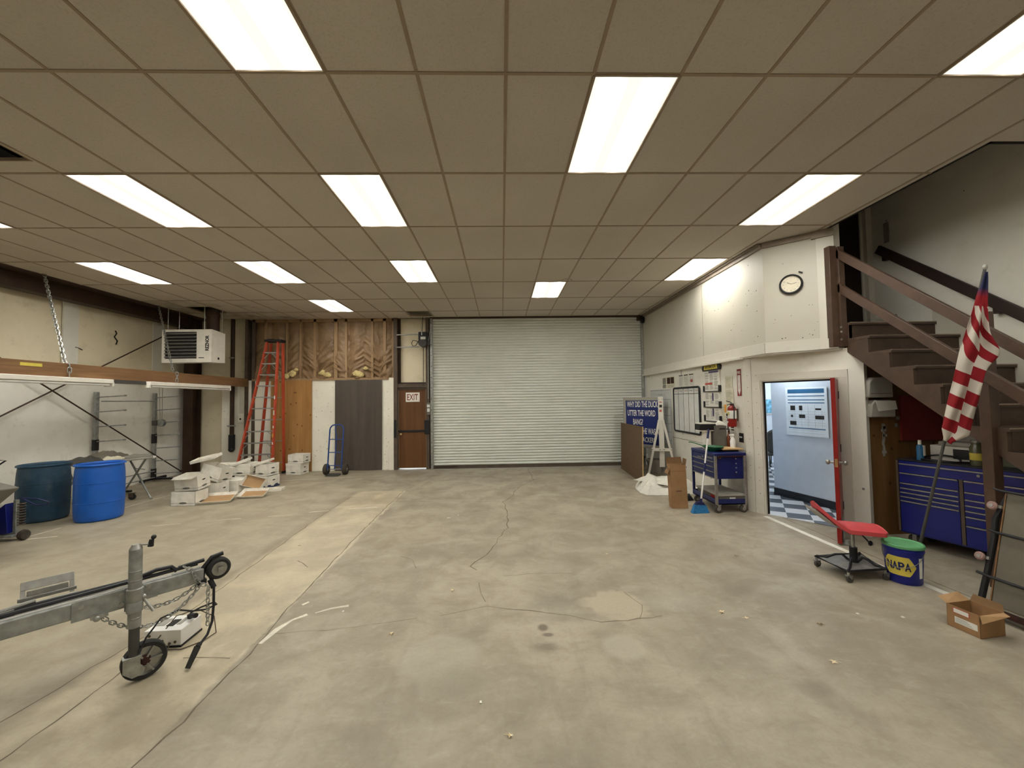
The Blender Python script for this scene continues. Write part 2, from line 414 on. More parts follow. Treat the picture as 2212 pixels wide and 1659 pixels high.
def tag(o, label, cat, group=None, kind=None):
    o['label'] = label; o['category'] = cat
    if group: o['group'] = group
    if kind: o['kind'] = kind
    return o
def thing(name, label, cat, loc=(0, 0, 0), rz=0, group=None, rot=None):
    o = bpy.data.objects.new(name, None); C.objects.link(o); o.location = loc; o.rotation_euler = rot or (0, 0, rz)
    o.empty_display_size = .1
    return tag(o, label, cat, group)
def struct(mb, name, mats, **k):
    o = mb.build(name, mats, **k); o['kind'] = 'structure'; return o
def text(name, s, mat_, parent, origin, height, width=None, rx=(1, 0, 0), up=(0, 0, 1), thick=.0015, align='CENTER', off=.0, weight=0.0):
    cu = bpy.data.curves.new(name, 'FONT'); cu.body = s; cu.size = 1.0; cu.extrude = 0; cu.align_x = align; cu.offset = weight
    cu.resolution_u = 3
    t = bpy.data.objects.new(name, cu); C.objects.link(t)
    dg = bpy.context.evaluated_depsgraph_get(); dg.update()
    me = bpy.data.meshes.new_from_object(t.evaluated_get(dg)); bpy.data.objects.remove(t)
    xs = [v.co.x for v in me.vertices]; ys = [v.co.y for v in me.vertices]
    w0 = max(xs)-min(xs); h0 = max(ys)-min(ys); sy = height/max(h0, 1e-6); sx = (width/w0) if width else sy
    cx = (max(xs)+min(xs))/2; cy = (max(ys)+min(ys))/2
    rx = Vector(rx).normalized(); up = Vector(up).normalized(); n = rx.cross(up)
    for v in me.vertices:
        p = Vector(origin) + rx*((v.co.x-cx)*sx) + up*((v.co.y-cy)*sy) + n*off; v.co = p
    me.materials.append(M[mat_]); me.update()
    o = bpy.data.objects.new(name, me); C.objects.link(o); o.parent = parent
    return o
def dup(root, loc=None, rz=None, label=None, group=None, parent=None):
    r = root.copy(); C.objects.link(r)
    if loc is not None: r.location = loc
    if rz is not None: r.rotation_euler = (0, 0, rz)
    if label: r['label'] = label
    if group: r['group'] = group
    for ch in list(root.children):
        c = ch.copy(); C.objects.link(c); c.parent = r
        for g in ch.children:
            d = g.copy(); C.objects.link(d); d.parent = c
    return r
def arc(c, r, a0, a1, n, fn): return [fn(c[0]+r*math.cos(a0+(a1-a0)*i/n), c[1]+r*math.sin(a0+(a1-a0)*i/n)) for i in range(n+1)]

# ============================================================ THE SETTING
XL, XR, YB, YN = -8.45, 5.75, 10.83, -6.0
# ---- floor
f = MB(); f.quad((XL-.2, YN, 0), (XR+.2, YN, 0), (XR+.2, 11.3, 0), (XL-.2, 11.3, 0), mi=0)
for pts, wd, jt in [([(.66, 10.7), (.69, 9.1), (.30, 8.32), (.16, 7.61), (0, 7.18), (.08, 6.58), (.05, 5.76), (-.13, 5.05), (-.22, 4.76), (-.35, 4.48), (-.29, 4.36)], .012, .02),
                    ([(-2.0, 7.42), (-1.56, 7.38), (-.06, 7.25)], .009, .01),
                    ([(-.25, 4.05), (-.22, 3.85), (-.17, 3.68)], .007, .01),
                    ([(-.53, 3.47), (-.16, 3.6), (.24, 3.5), (.54, 3.41), (.78, 3.29), (1.09, 3.33), (1.3, 3.37)], .008, .012),
                    ([(-1.09, 3.36), (-.73, 3.44)], .006, .006), ([(-1.9, 3.27), (-1.4, 3.3), (-1.09, 3.36)], .004, .008),
                    ([(.0, 4.2), (.35, 4.25), (.7, 4.22)], .006, .01), ([(1.12, 3.8), (1.2, 3.55), (1.1, 3.33)], .007, .012),
                    ([(-2.0, 8.28), (-2.0, 7.2), (-1.985, 6.13), (-1.93, 4.42), (-1.89, 3.47), (-1.84, 3.12), (-1.84, 2.41), (-1.88, 2.0)], .012, .012),
                    ([(-2.89, 7.85), (-2.91, 6.69), (-2.87, 5.77), (-2.8, 4.72), (-2.75, 3.59), (-2.83, 3.14), (-2.9, 2.3)], .011, .012),
                    ([(-2.6, 2.9), (-2.57, 2.46), (-2.6, 2.0)], .01, .01), ([(-2.89, 8.3), (-2.0, 8.28)], .006, .01),
                    ([(-1.5, 10.6), (-2.0, 8.3)], .006, .01), ([(4.13, 5.94), (4.12, 5.0), (4.1, 4.1), (4.12, 3.3)], .012, .004),
                    ([(-2.35, 4.75), (-2.2, 4.6), (-2.15, 4.55)], .01, .01), ([(-1.2, 4.8), (-1.05, 4.7), (-.95, 4.45)], .006, .01),
                    ([(-2.3, 3.0), (-1.95, 2.98)], .008, .01)]:
    f.ribbon(pts, wd, .0012, jt, 1)
for pts, wd, jt in [([(-5.42, 9.55), (-4.15, 9.8), (-3.23, 10.0)], .03, 0), ([(-6.69, 7.2), (-6.68, 8.0), (-6.55, 8.79), (-6.2, 9.3)], .03, 0),
                    ([(-6.6, 5.85), (-6.58, 6.25)], .035, 0), ([(-6.55, 5.72), (-6.2, 5.84)], .035, 0),
                    ([(-5.24, 6.22), (-4.9, 6.32)], .03, .004), ([(-4.6, 6.42), (-4.13, 6.53)], .028, .004), ([(-3.75, 6.6), (-3.4, 6.67)], .028, .004), ([(-3.2, 6.80), (-2.91, 6.88)], .032, .004), ([(-2.62, 6.96), (-2.16, 7.05)], .035, 0),
                    ([(-1.84, 3.15), (-1.82, 3.34), (-1.78, 3.46), (-1.68, 3.55)], .045, .018), ([(-1.62, 3.58), (-1.5, 3.63), (-1.38, 3.68)], .03, .018), ([(-1.8, 3.72), (-1.77, 3.77)], .03, .006)]:
    f.ribbon(pts, wd, .0016, jt, 2)
f.ribbon([(3.93, 6.02), (3.95, 4.18), (3.98, 3.53), (4.0, 2.9)], .075, .0016, 0, 3)
struct(f, 'floor', ['floor', 'crack', 'paint', 'paintw'])
f = MB(); f.prism([(3.93, 6.42, .002), (4.02, 6.12, .002), (4.46, 5.54, .002), (4.66, 5.14, .002), (9.2, 5.14, .002), (9.2, 11.1, .002), (3.93, 11.1, .002)], (0, 0, .006))
struct(f, 'floor.001', 'checker')
f = MB(); f.b2((-12, YB+.4, -.12), (8, 22, -.02)); struct(f, 'ground', mat('exterior_paving', 'a9a69c', .9))

# ---- ceiling: tiles and tee grid
X0, Y0, TX, TY = .0595, 2.6819, .61, 1.22
def cx(i): return X0+TX*i
def cy(j): return Y0+TY*j
LIGHTS = [(-3, -1), (5, -1), (1, 0), (-11, 1), (-7, 1), (-3, 1), (5, 1), (-11, 3), (-7, 3), (-3, 3), (5, 3), (1, 4), (-7, 5),
          (-11, -1), (-7, -4), (1, -4), (-3, -7), (5, -7)]
rects = [(-7.75, 3.86, YN, YB), (3.86, 4.40, 3.41, 5.74), (3.86, XR, YN, 3.41)]
holes = [(cx(i)+.004, cx(i+1)-.004, cy(j)+.004, cy(j+1)-.004) for i, j in LIGHTS]
holes += [(-6.04, -4.25, 2.72, 3.70), (-2.36, -1.79, 10.01, 10.60), (-7.24, -6.67, 9.35, 9.98)]
c = MB()
for (xa, xb, ya, yb) in rects:
    xs = sorted(set([xa, xb]+[q for h in holes for q in h[:2] if xa < q < xb])); ys = sorted(set([ya, yb]+[q for h in holes for q in h[2:] if ya < q < yb]))
    for i in range(len(xs)-1):
        for j in range(len(ys)-1):
            mx, my = (xs[i]+xs[i+1])/2, (ys[j]+ys[j+1])/2
            if any(h[0] < mx < h[1] and h[2] < my < h[3] for h in holes): continue
            c.quad((xs[i], ys[j], CEIL), (xs[i], ys[j+1], CEIL), (xs[i+1], ys[j+1], CEIL), (xs[i+1], ys[j], CEIL), 0)
def xmax(y): return XR if y < 3.41 else (4.40 if y < 5.3 else 3.86)
gw = .024
for i in range(-13, 10):
    x = cx(i)
    if x < -7.74: continue
    y1 = YB if x < 3.85 else (5.3 if x < 4.38 else 3.40)
    if x < XR: c.box((x, (YN+y1)/2, CEIL-.002), (gw, y1-YN, .005), mi=1)
for j in range(-8, 7):
    y = cy(j)
    if y > YN: c.box(((-7.75+xmax(y))/2, y, CEIL-.0025), (xmax(y)+7.75, gw, .006), mi=1)
for p, q in [((-7.75, YN), (-7.75, YB)), ((4.40, 3.41), (4.40, 5.25)), ((4.40, 3.41), (XR, 3.41))]:
    c.bar((p[0], p[1], CEIL+.035), (q[0], q[1], CEIL+.035), .02, .06, mi=0)
for h in holes[-3:]:
    for a, b in [((h[0], h[2]), (h[1], h[2])), ((h[0], h[3]), (h[1], h[3])), ((h[0], h[2]), (h[0], h[3])), ((h[1], h[2]), (h[1], h[3]))]:
        c.bar((*a, CEIL+.012), (*b, CEIL+.012), .012, .03, mi=1)
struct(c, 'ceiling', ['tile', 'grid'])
c = MB(); c.b2((XL-.3, YN-.1, 6.2), (9.3, 11.4, 6.3)); struct(c, 'ceiling.001', 'roof')
c = MB(); c.box((3.55, 8.1, 4.051), (.2, .2, .002)); 
# ring left by an old fitting on one tile
r_ = MB(); r_.lathe([(.085, 0), (.10, 0), (.10, .003), (.085, .003), (.085, 0)], (1.26, 7.5, CEIL-.004), 32)
tag(r_.build('ceiling_ring', 'grid'), 'faint thin ring on a ceiling tile between roller door and white soffit', 'ring')

# ---- lamps
def lamp(i, j, label, cool=False, loc=None):
    t = thing('ceiling_light', label, 'ceiling light', loc or (cx(i)+TX/2, cy(j)+TY/2, CEIL), 0, 'fluorescent troffers in the tiled ceiling')
    m = MB(); W, L = TX/2-.006, TY/2-.006
    for (a, b) in [((-W, -L), (W, -L)), ((-W, L), (W, L)), ((-W, -L), (-W, L)), ((W, -L), (W, L))]: m.bar((*a, -.004), (*b, -.004), .018, .012)
    m.b2((-W, -L, .06), (W, L, .07)); m.b2((-W-.004, -L, -.004), (-W, L, .065)); m.b2((W, -L, -.004), (W+.004, L, .065)); m.b2((-W, -L-.004, -.004), (W, -L, .065)); m.b2((-W, L, -.004), (W, L+.004, .065))
    m.build('frame', 'grid' if not cool else 'whiteb', t)
    m = MB(); m.b2((-W+.01, -L+.01, -.002), (W-.01, L-.01, .004)); m.build('diffuser', 'lamp_fill' if cool else 'lamp', t)
LL = {(-3, -1): 'bright troffer nearest the top edge, left of centre', (5, -1): 'bright troffer cut off by the top right corner', (1, 0): 'large bright troffer right of centre, alone in the second tile row',
      (-11, 1): 'troffer cut off by the left edge below the dark ceiling hole', (-7, 1): 'long slanting troffer just right of the dark ceiling hole', (-3, 1): 'bright troffer left of centre in the third tile row',
      (5, 1): 'bright troffer beside the open edge above the stairs', (-11, 3): 'long troffer above the hanging wooden beam and its first chain', (-7, 3): 'troffer in the row of four, second from the left wall',
      (-3, 3): 'troffer in front of the exit door, in line with its ladder side', (5, 3): 'troffer touching the white soffit on the right', (1, 4): 'small far troffer directly in front of the roller door', (-7, 5): 'farthest troffer, over the wall with exposed insulation'}
for i, j in LIGHTS: lamp(i, j, LL.get((i, j), 'troffer in the ceiling behind the camera, out of view'))

# ---- back wall
m = MB(); 
m.b2((XL-.2, 11.0, 0), (-1.84, 11.1, 6.2), mi=0)
m.b2((-2.02, 10.99, 2.2), (-1.9, 11.0, 4.05), mi=0)
o = struct(m, 'wall_back', 'vinyl')
# cut a doorway gap by lifting the part behind the door: separate pieces
me = o.data
bpy.data.objects.remove(o)
m = MB(); m.b2((XL-.2, 11.0, 0), (-2.80, 11.1, 6.2)); m.b2((-2.80, 11.0, 2.16), (-1.98, 11.1, 6.2)); m.b2((-1.98, 11.0, 0), (-1.84, 11.1, 6.2)); m.b2((-1.84, 11.0, 4.2), (9.3, 11.1, 6.2)); m.b2((3.86, 11.12, 0), (9.3, 11.2, 4.2))
struct(m, 'wall_back', 'vinyl')
# stud frame, kraft insulation and wall plate left of the exit door
m = MB()
def zt(x): return 2.45
def kr(u, v):
    x = -6.55+u*3.65; z = 2.44+v*1.6
    ph = ((x+6.55) % .41)/.41
    bulge = math.sin(PI*ph)*.055
    sg = 1 if int((x+6.55)/.41) % 2 else -1
    wr = noise.noise(Vector((x*2.2, z*1.6, 3)))*.03 + (1-abs(noise.noise(Vector((x*5+z*6*sg, z*2.0-x*sg, 1)))*2.2))*.07*(1.15-v)**1.5 + abs(noise.noise(Vector((x*16, z*12, 5))))*.018
    return (x, 10.93-bulge-wr, z)
m.grid(190, 90, kr)
struct(m, 'wall_back_insulation', 'kraft', ang=80)
m = MB()
for x, w_ in [(-6.27, .05), (-5.71, .04), (-5.35, .04), (-4.97, .07), (-4.42, .09), (-4.14, .06), (-3.45, .06), (-3.12, .08), (-2.90, .05)]:
    m.b2((x-w_/2, 10.84, 2.44), (x+w_/2, 10.93, 4.04))
m.b2((-6.6, 10.82, 2.40), (-2.86, 10.95, 2.455)); m.b2((-6.6, 10.84, 3.97), (-2.86, 10.95, 4.045))
struct(m, 'trim_1', 'stud')
m = MB()
for (x, z, s_) in [(-5.95, 2.5, .10), (-5.55, 2.58, .15), (-5.45, 2.68, .08), (-5.7, 2.52, .12), (-4.75, 2.60, .13), (-4.62, 2.54, .12), (-3.88, 2.57, .14), (-3.78, 2.54, .14), (-3.62, 2.70, .09)]:
    pr = []
    for i in range(9):
        for k in range(14): pass
    base = len(m.v)
    m.grid(12, 9, lambda u, v, x=x, z=z, s_=s_: (x+math.cos(u*2*PI)*math.sin(v*PI)*s_*(.8+.5*noise.noise(Vector((u*5, v*5, x)))), 10.83+math.sin(u*2*PI)*math.sin(v*PI)*.05, z+math.cos(v*PI)*s_*(.55+.5*noise.noise(Vector((v*4, u*3, z))))))
struct(m, 'wall_back_wool', 'fluff', ang=80)
# white painted sheathing below
m = MB(); m.b2((-7.4, 10.86, 0), (-2.88, 10.95, 2.42)); m.b2((-3.0, 10.80, 0), (-2.86, 10.86, 2.44)); m.b2((-5.03, 10.835, 2.39), (-2.88, 10.86, 2.43)); m.b2((-5.03, 10.835, 0), (-2.95, 10.86, .10))
struct(m, 'wall_back_lower', 'panelw', bev=.003)
m = MB(); m.b2((-6.35, 10.835, 0), (-5.95, 10.86, 2.35)); struct(m, 'wall_back_block', 'dry')
m = MB(); m.b2((-6.78, 10.80, 0), (-6.71, 10.98, 4.04)); m.b2((-6.62, 10.84, 0), (-6.54, 10.98, 4.04)); struct(m, 'trim_2', ['steelg'])
m = MB(); m.b2((-6.1, 10.815, .01), (-5.03, 10.835, 2.40)); tag(m.build('plywood_sheet', 'plyo', bev=.002), 'orange-brown plywood sheet fixed upright beside the ladder', 'plywood sheet')
m = MB(); m.b2((-4.42, 10.805, .01), (-3.19, 10.83, 2.39)); tag(m.build('plywood_sheet', 'plyd', bev=.002), 'dark grey-brown plywood sheet upright behind the blue hand truck', 'plywood sheet')
# exit door bay: steel posts, header, vinyl panel above
m = MB(); m.b2((-2.87, 10.78, 0), (-2.77, 11.0, CEIL)); m.b2((-2.02, 10.80, 0), (-1.93, 11.0, CEIL)); m.b2((-2.77, 10.80, 2.17), (-2.02, 11.0, 2.27)); m.b2((-2.77, 10.85, 2.12), (-2.02, 10.9, 2.17))
struct(m, 'trim_3', 'steelg', bev=.003)
m = MB(); m.b2((-2.77, 10.95, 2.27), (-2.02, 10.99, CEIL)); m.bar((-2.77, 10.93, 2.29), (-2.02, 10.93, 2.29), .04, .05, mi=1); m.bar((-2.74, 10.93, 2.27), (-2.74, 10.93, 4.04), .05, .05, mi=1)
struct(m, 'wall_back_transom', ['vinyl', 'steel'])
d = MB(); d.b2((-2.765, 10.88, .03), (-2.025, 10.92, 2.12))
dd = struct(d, 'door_1', 'doorw', bev=.002)
m = MB(); m.ball((-2.69, 10.83, .93), .035); m.cyl((-2.69, 10.88, .93), (-2.69, 10.83, .93), .014); m.build('door_handle', 'brass', dd)
m = MB(); m.b2((-2.80, 10.855, .985), (-2.02, 10.88, 1.035)); m.b2((-2.86, 10.75, .85), (-2.80, 10.80, 1.32)); m.b2((-2.06, 10.77, .93), (-1.94, 10.86, 1.30)); m.build('bar_lock', 'black', dd, bev=.004)
m = MB(); m.b2((-2.765, 10.874, 0.03), (-2.75, 10.88, 2.12)); m.b2((-2.04, 10.874, .03), (-2.025, 10.88, 2.12)); m.build('door_edge', 'stud', dd)
t = thing('exit_sign', 'white sign with red EXIT lettering on the brown wooden door', 'sign', (-2.385, 10.878, 1.915))
m = MB(); m.b2((-.185, -.004, -.125), (.185, 0, .125)); m.build('plate', 'white', t, bev=.002)
text('lettering', 'EXIT', 'redsign', t, (-.005, -.006, 0), .165, .29, weight=.012); text('lettering', '.', 'redsign', t, (.16, -.006, -.085), .012, .02)
# roller door
m = MB(); prof = []; npitch = 53; pitch = (CEIL-.10)/npitch
for k in range(npitch):
    z = .08+k*pitch
    for a, dy in [(0, .006), (.10, -.012), (.25, -.021), (.5, -.025), (.75, -.021), (.90, -.012), (.985, .006)]: prof.append((10.84+dy, z+a*pitch))
vs = []; fs = []
for y, z in prof: vs += [(-1.84, y, z), (3.89, y, z)]
for i in range(len(prof)-1): fs.append((2*i, 2*i+1, 2*i+3, 2*i+2))
m.add(vs, fs)
rd = struct(m, 'door_2', 'slat', ang=50)
m = MB(); m.b2((-1.84, 10.80, .012), (3.86, 10.87, .08)); m.b2((-1.82, 10.79, .006), (3.84, 10.80, .035)); m.build('bottom_bar', 'steelg', rd, bev=.003)
m = MB(); m.b2((-1.78, 10.77, .05), (-1.2, 10.80, .075)); m.build('slide_bolt', 'steel', rd)
m = MB(); m.b2((-1.895, 10.76, 0), (-1.835, 10.98, CEIL)); m.b2((-1.835, 10.74, 0), (-1.825, 10.90, CEIL))
g = struct(m, 'trim_4', 'galv', bev=.002)
m = MB(); 
for k in range(14): m.cyl((-1.865, 10.762, .12+k*.29), (-1.865, 10.752, .12+k*.29), .012, n=8)
m.build('bolt', 'steel', g)['kind'] = 'stuff'
m = MB(); m.b2((3.79, 10.76, 0), (3.85, 10.98, 2.43)); m.b2((3.80, 10.76, 2.43), (3.855, 10.98, CEIL)); struct(m, 'trim_5', 'galv')
m = MB(); m.b2((-1.9, 10.74, 4.01), (3.86, 10.82, 4.045)); m.b2((3.70, 10.70, 3.90), (3.84, 10.80, 4.02)); struct(m, 'trim_6', 'steel')

# ---- left wall
m = MB()
def lw(z0, z1, base, amp):
    def fn(u, v):
        y = YN+u*(11.0-YN); z = z0+v*(z1-z0)
        return (base+amp*noise.noise(Vector((y*1.1, z*.9, 2))), y, z)
    return fn
m.grid(120, 14, lw(2.30, 6.2, -8.44, .03)); struct(m, 'wall_left', 'vinyl', ang=80)
m = MB(); m.grid(60, 6, lw(0, 2.30, -8.38, .006)); m.b2((-8.45, YN, 2.27), (-8.37, 11.0, 2.31)); struct(m, 'wall_left_lower', 'dry', ang=80)
m = MB()
for y in (3.2, 8.05, 10.05): m.b2((-8.43, y-.14, 2.31), (-8.40, y+.14, 4.0))
struct(m, 'trim_7', 'vinylseam')
m = MB(); m.b2((-8.30, YN, 3.80), (-8.05, 11.0, 3.83)); m.b2((-8.07, YN, 3.80), (-8.04, 11.0, CEIL)); m.b2((-8.30, YN, 3.83), (-8.27, 11.0, CEIL)); m.b2((-8.45, YN, CEIL), (-7.73, 11.0, CEIL+.04))
struct(m, 'trim_8', 'steel')
m = MB(); m.b2((-8.22, 10.62, 0), (-7.98, 10.64, CEIL)); m.b2((-8.22, 10.90, 0), (-7.98, 10.92, CEIL)); m.b2((-8.11, 10.64, 0), (-8.09, 10.90, CEIL)); m.b2((-8.25, 10.58, 0), (-7.95, 10.95, .03))
tag(m.build('steel_column', 'steel'), 'dark brown steel column standing in the far left corner', 'column')
for n_, (a, b, lb) in enumerate([((-8.28, 5.4, 3.58), (-8.20, 10.55, .12), 'dark diagonal brace rod falling toward the far corner column'), ((-8.31, 5.6, .90), (-8.26, 10.5, 3.76), 'dark diagonal brace rod rising toward the ceiling at the far corner')]):
    m = MB(); m.cyl(a, b, .014, n=8); m.ball(b, .03, 8); tag(m.build('brace_rod', 'steel'), lb, 'rod', 'brace rods crossing on the left wall')
t = thing('drain_pipe', 'dark vertical pipe on the back wall left of the ladder', 'pipe', (-7.08, 10.78, 0))
m = MB(); m.cyl((0, 0, .9), (0, 0, CEIL), .05); m.build('pipe', 'steel', t); m = MB(); m.cyl((0, 0, .62), (0, 0, 1.0), .075); m.ball((0, -.01, .62), .075); m.build('elbow', 'black', t)
m = MB(); m.b2((-.09, -.06, 1.22), (.12, -.04, 1.25)); m.b2((-.07, -.06, 3.0), (.07, -.04, 3.03)); m.build('bracket', 'galv', t)
t = thing('breaker_panel', 'light grey electrical panel beside the pipe behind the ladder', 'electrical panel', (-6.83, 10.84, 1.45))
m = MB(); m.b2((-.13, -.03, -.15), (.09, .03, .95)); m.build('case', 'dry', t, bev=.006)
m = MB(); m.b2((-.08, -.04, .1), (.06, -.03, .88)); m.build('door', 'trim', t, bev=.004); m = MB(); m.b2((-.10, -.05, -.10), (.02, -.03, .02)); m.b2((-.06, -.055, -.07), (-.02, -.05, -.02), mi=1); m.build('switch', ['white', 'ink'], t)

for (y, z, pts, lb) in [(8.95, 3.28, [(0, .16), (.03, .10), (-.02, .02), (.05, -.06), (.02, -.14)], 'branching dark tear in the insulation vinyl left of the heater'), (8.2, 2.95, [(-.07, .02), (.0, .01), (.07, -.02)], 'short dark slit in the insulation vinyl above the beam'), (10.5, 2.75, [(-.05, .05), (0, 0), (.03, -.08)], 'small dark tear under the heater')]:
    m = MB(); m.tube([(-8.40, y+p[0], z+p[1]) for p in pts], .016, 5, flat=.4); tag(m.build('wall_tear', 'dark'), lb, 'tear', 'tears in the left wall facing')
# ---- right side: soffit, lower wall, office door bay
def wallseg(mb, a, b, z0, z1, th, mi=None):
    a = Vector(a); b = Vector(b); d = (b-a).normalized(); n = Vector((-d.y, d.x))  # thickness toward +left of a->b
    mb.prism([(a.x, a.y, z0), (b.x, b.y, z0), (b.x+n.x*th, b.y+n.y*th, z0), (a.x+n.x*th, a.y+n.y*th, z0)], (0, 0, z1-z0), mi)
S1, S2, S3 = (3.86, 5.75), (4.42, 5.262), (4.48, 5.21)
m = MB(); m.prism([(3.86, 11.0, 2.43), (3.86, 5.75, 2.43), (4.48, 5.21, 2.43), (4.56, 5.21, 2.43), (4.56, 11.0, 2.43)], (0, 0, CEIL+.6-2.43))
struct(m, 'wall_right_upper', 'uwall')
m = MB()
m.b2((3.842, 5.76, 2.42), (3.86, 10.83, 2.575)); 
a = -math.atan2(.54, .62)
def ang(p, q, z0, z1, o0, o1, mb):   # board on the angled soffit face, o = offset toward room
    p = Vector(p); q = Vector(q); dd_ = (q-p).normalized(); nn = Vector((dd_.y, -dd_.x))
    mb.prism([(p.x+nn.x*o0, p.y+nn.y*o0, z0), (q.x+nn.x*o0, q.y+nn.y*o0, z0), (q.x+nn.x*o1, q.y+nn.y*o1, z0), (p.x+nn.x*o1, p.y+nn.y*o1, z0)], (0, 0, z1-z0))
nn_ = Vector((-.54, -.62)).normalized()
ang((3.855, 5.755), (4.34, 5.332), 2.42, 2.575, 0, .018, m)
ang((4.335, 5.336), S3, 2.44, 3.97, 0, .02, m)
ang((4.33, 5.34), S3, 2.42, 2.56, 0, .03, m)
m.b2((3.80, 6.3, 2.39), (4.6, 10.83, 2.43)); m.prism([(3.86, 6.3, 2.40), (3.86, 5.75, 2.40), (4.48, 5.21, 2.40), (5.7, 5.21, 2.40), (5.7, 6.3, 2.40)], (0, 0, .025))
struct(m, 'trim_9', 'trim', bev=.002)
m = MB(); m.b2((3.83, 5.74, 3.97), (3.86, 10.83, CEIL-.005)); m.b2((3.78, 5.74, 4.02), (3.86, 10.83, CEIL-.005)); ang(S1, S3, 3.965, CEIL-.005, 0, .035, m); ang((4.3, 5.37), S3, 3.94, CEIL-.005, 0, .05, m)
struct(m, 'trim_10', mat('crown_angle', '85786a', .5, .1))
m = MB(); m.b2((3.90, 6.30, 0), (4.0, 11.0, 2.42)); struct(m, 'wall_right', 'lwall')
D0, D1 = Vector((3.87, 6.33)), Vector((4.64, 5.03)); dv = (D1-D0).normalized(); DA = math.atan2(dv.y, dv.x); DL = (D1-D0).length
def onD(s_, off=0): # point on door wall at distance s, off into the room
    n = Vector((dv.y, -dv.x)); p = D0+dv*s_+n*off; return p
m = MB(); T = Matrix.Translation((D0.x, D0.y, 0)) @ Matrix.Rotation(DA, 4, 'Z'); m.T = T
o0, o1, DH = .255, 1.235, 2.03     # opening
m.b2((0, 0, 0), (o0, .10, 2.42)); m.b2((o1, 0, 0), (DL, .10, 2.42)); m.b2((o0, 0, DH), (o1, .10, 2.42))
struct(m, 'wall_door', 'lwall')
m = MB(); m.T = T
m.b2((o0-.12, -.02, 0), (o0-.005, 0, DH+.09)); m.b2((o1+.005, -.02, 0), (o1+.11, 0, DH+.09)); m.b2((o0-.12, -.022, DH+.005), (o1+.11, 0, DH+.11)); m.b2((0.0, -.012, 0), (.115, 0, 2.40))
m.b2((o0-.005, -.01, 0), (o0+.015, .10, DH)); m.b2((o1-.015, -.01, 0), (o1+.005, .10, DH)); m.b2((o0, -.01, DH-.01), (o1, .10, DH+.005))
struct(m, 'trim_11', 'trim', bev=.002)
m = MB(); m.T = T; m.b2((o0+.015, .03, 0), (o0+.03, .06, DH-.01)); m.b2((o1-.03, .03, 0), (o1-.015, .06, DH-.01)); m.b2((o0, .03, DH-.03), (o1, .06, DH-.01)); struct(m, 'trim_12', 'dark')
m = MB(); m.b2((3.895, 10.2, .9), (3.899, 7.4, .905)); m.b2((3.895, 8.62, 1.0), (3.8995, 8.63, 2.42)); m.b2((3.86-.002, 7.55, 2.575), (3.86, 7.555, 3.95)); struct(m, 'trim_13', 'steelg')
# plywood under stairs, stair side walls
m = MB(); m.b2((4.64, 5.13, 0), (5.85, 5.2, 2.42)); struct(m, 'wall_understairs', 'plyb')
m = MB(); m.b2((XR, YN, 0), (XR+.1, 6.3, 6.2)); struct(m, 'wall_right_stairs', 'lwall')
m = MB(); m.b2((XR, 6.3, 2.52), (XR+.1, 11.1, 6.2)); struct(m, 'plenum_light_block', 'roof')  # unseen wall added to stop sky light leaking into the plenum
m = MB(); m.b2((4.56, 6.10, 2.43), (5.85, 6.2, 6.2)); m.b2((4.40, 3.41, CEIL), (4.44, 5.25, 6.2)); m.b2((4.40, 3.40, CEIL), (5.85, 3.44, 6.2)); struct(m, 'wall_stairwell', 'dark')
dd = MB(); dd.b2((4.70, 6.06, 2.76), (5.62, 6.10, 4.9)); dd = struct(dd, 'doorway_dark', wood('doorway_dark_wood', '1c120c', '28190f', 'z'), bev=.002)  # near-black leaf and wall behind stand for the doorway's dark interior
m = MB(); m.ball((4.80, 6.02, 3.75), .03); m.build('door_handle', 'steelg', dd)
m = MB(); m.b2((5.62, 6.04, 2.75), (5.73, 6.10, 4.95)); m.b2((5.66, 5.98, 2.75), (5.75, 6.04, 4.95)); struct(m, 'trim_14', 'trim')
m = MB(); m.b2((4.56, 5.13, 2.43), (5.75, 6.12, 2.75)); struct(m, 'trim_15', 'stair')
m = MB(); m.b2((XL-.3, YN-.1, 0), (XR+.1, YN, 6.2)); struct(m, 'wall_front', 'lwall')

# ---- office behind the open door
m = MB(); m.b2((9.2, 5.1, 0), (9.3, 11.1, 2.43)); m.b2((3.95, 11.0, 0), (9.3, 11.1, 2.43)); m.b2((5.85, 5.05, 0), (9.3, 5.15, 2.43)); m.b2((4.0, 6.3, 0), (4.02, 11.0, 2.4)); struct(m, 'wall_office', 'officef')
m = MB(); m.b2((4.0, 6.3, 2.425), (9.3, 11.1, 2.5)); m.b2((5.86, 5.1, 2.425), (9.3, 6.3, 2.5)); struct(m, 'ceiling.002', 'officef')
m = MB(); wallseg(m, (5.40, 5.20), (4.98, 7.33), 0, 2.42, -.12); struct(m, 'wall_office_partition', 'officew')
m = MB(); wallseg(m, (5.40, 5.20), (4.98, 7.33), 0.005, .13, .014); wallseg(m, (5.40, 5.20), (4.98, 7.33), 0.005, .04, .022); struct(m, 'baseboard_office', 'black')
for (x, y) in [(4.6, 6.6), (6.6, 8.4), (7.2, 10.0)]:  # unseen panels added in place of the office's bluish daylight
    lamp(0, 0, 'added cool panel standing in for daylight in the office, out of view', True, (x, y, 2.42))
PA = math.atan2(5.20-7.33, 5.40-4.98)
t = thing('wall_poster', 'large white poster with blue headings on the office wall', 'poster', (5.115, 6.645, 1.53), PA)
m = MB(); m.b2((-.375, -.022, -.41), (.375, -.016, .41)); m.build('sheet', 'poster', t)
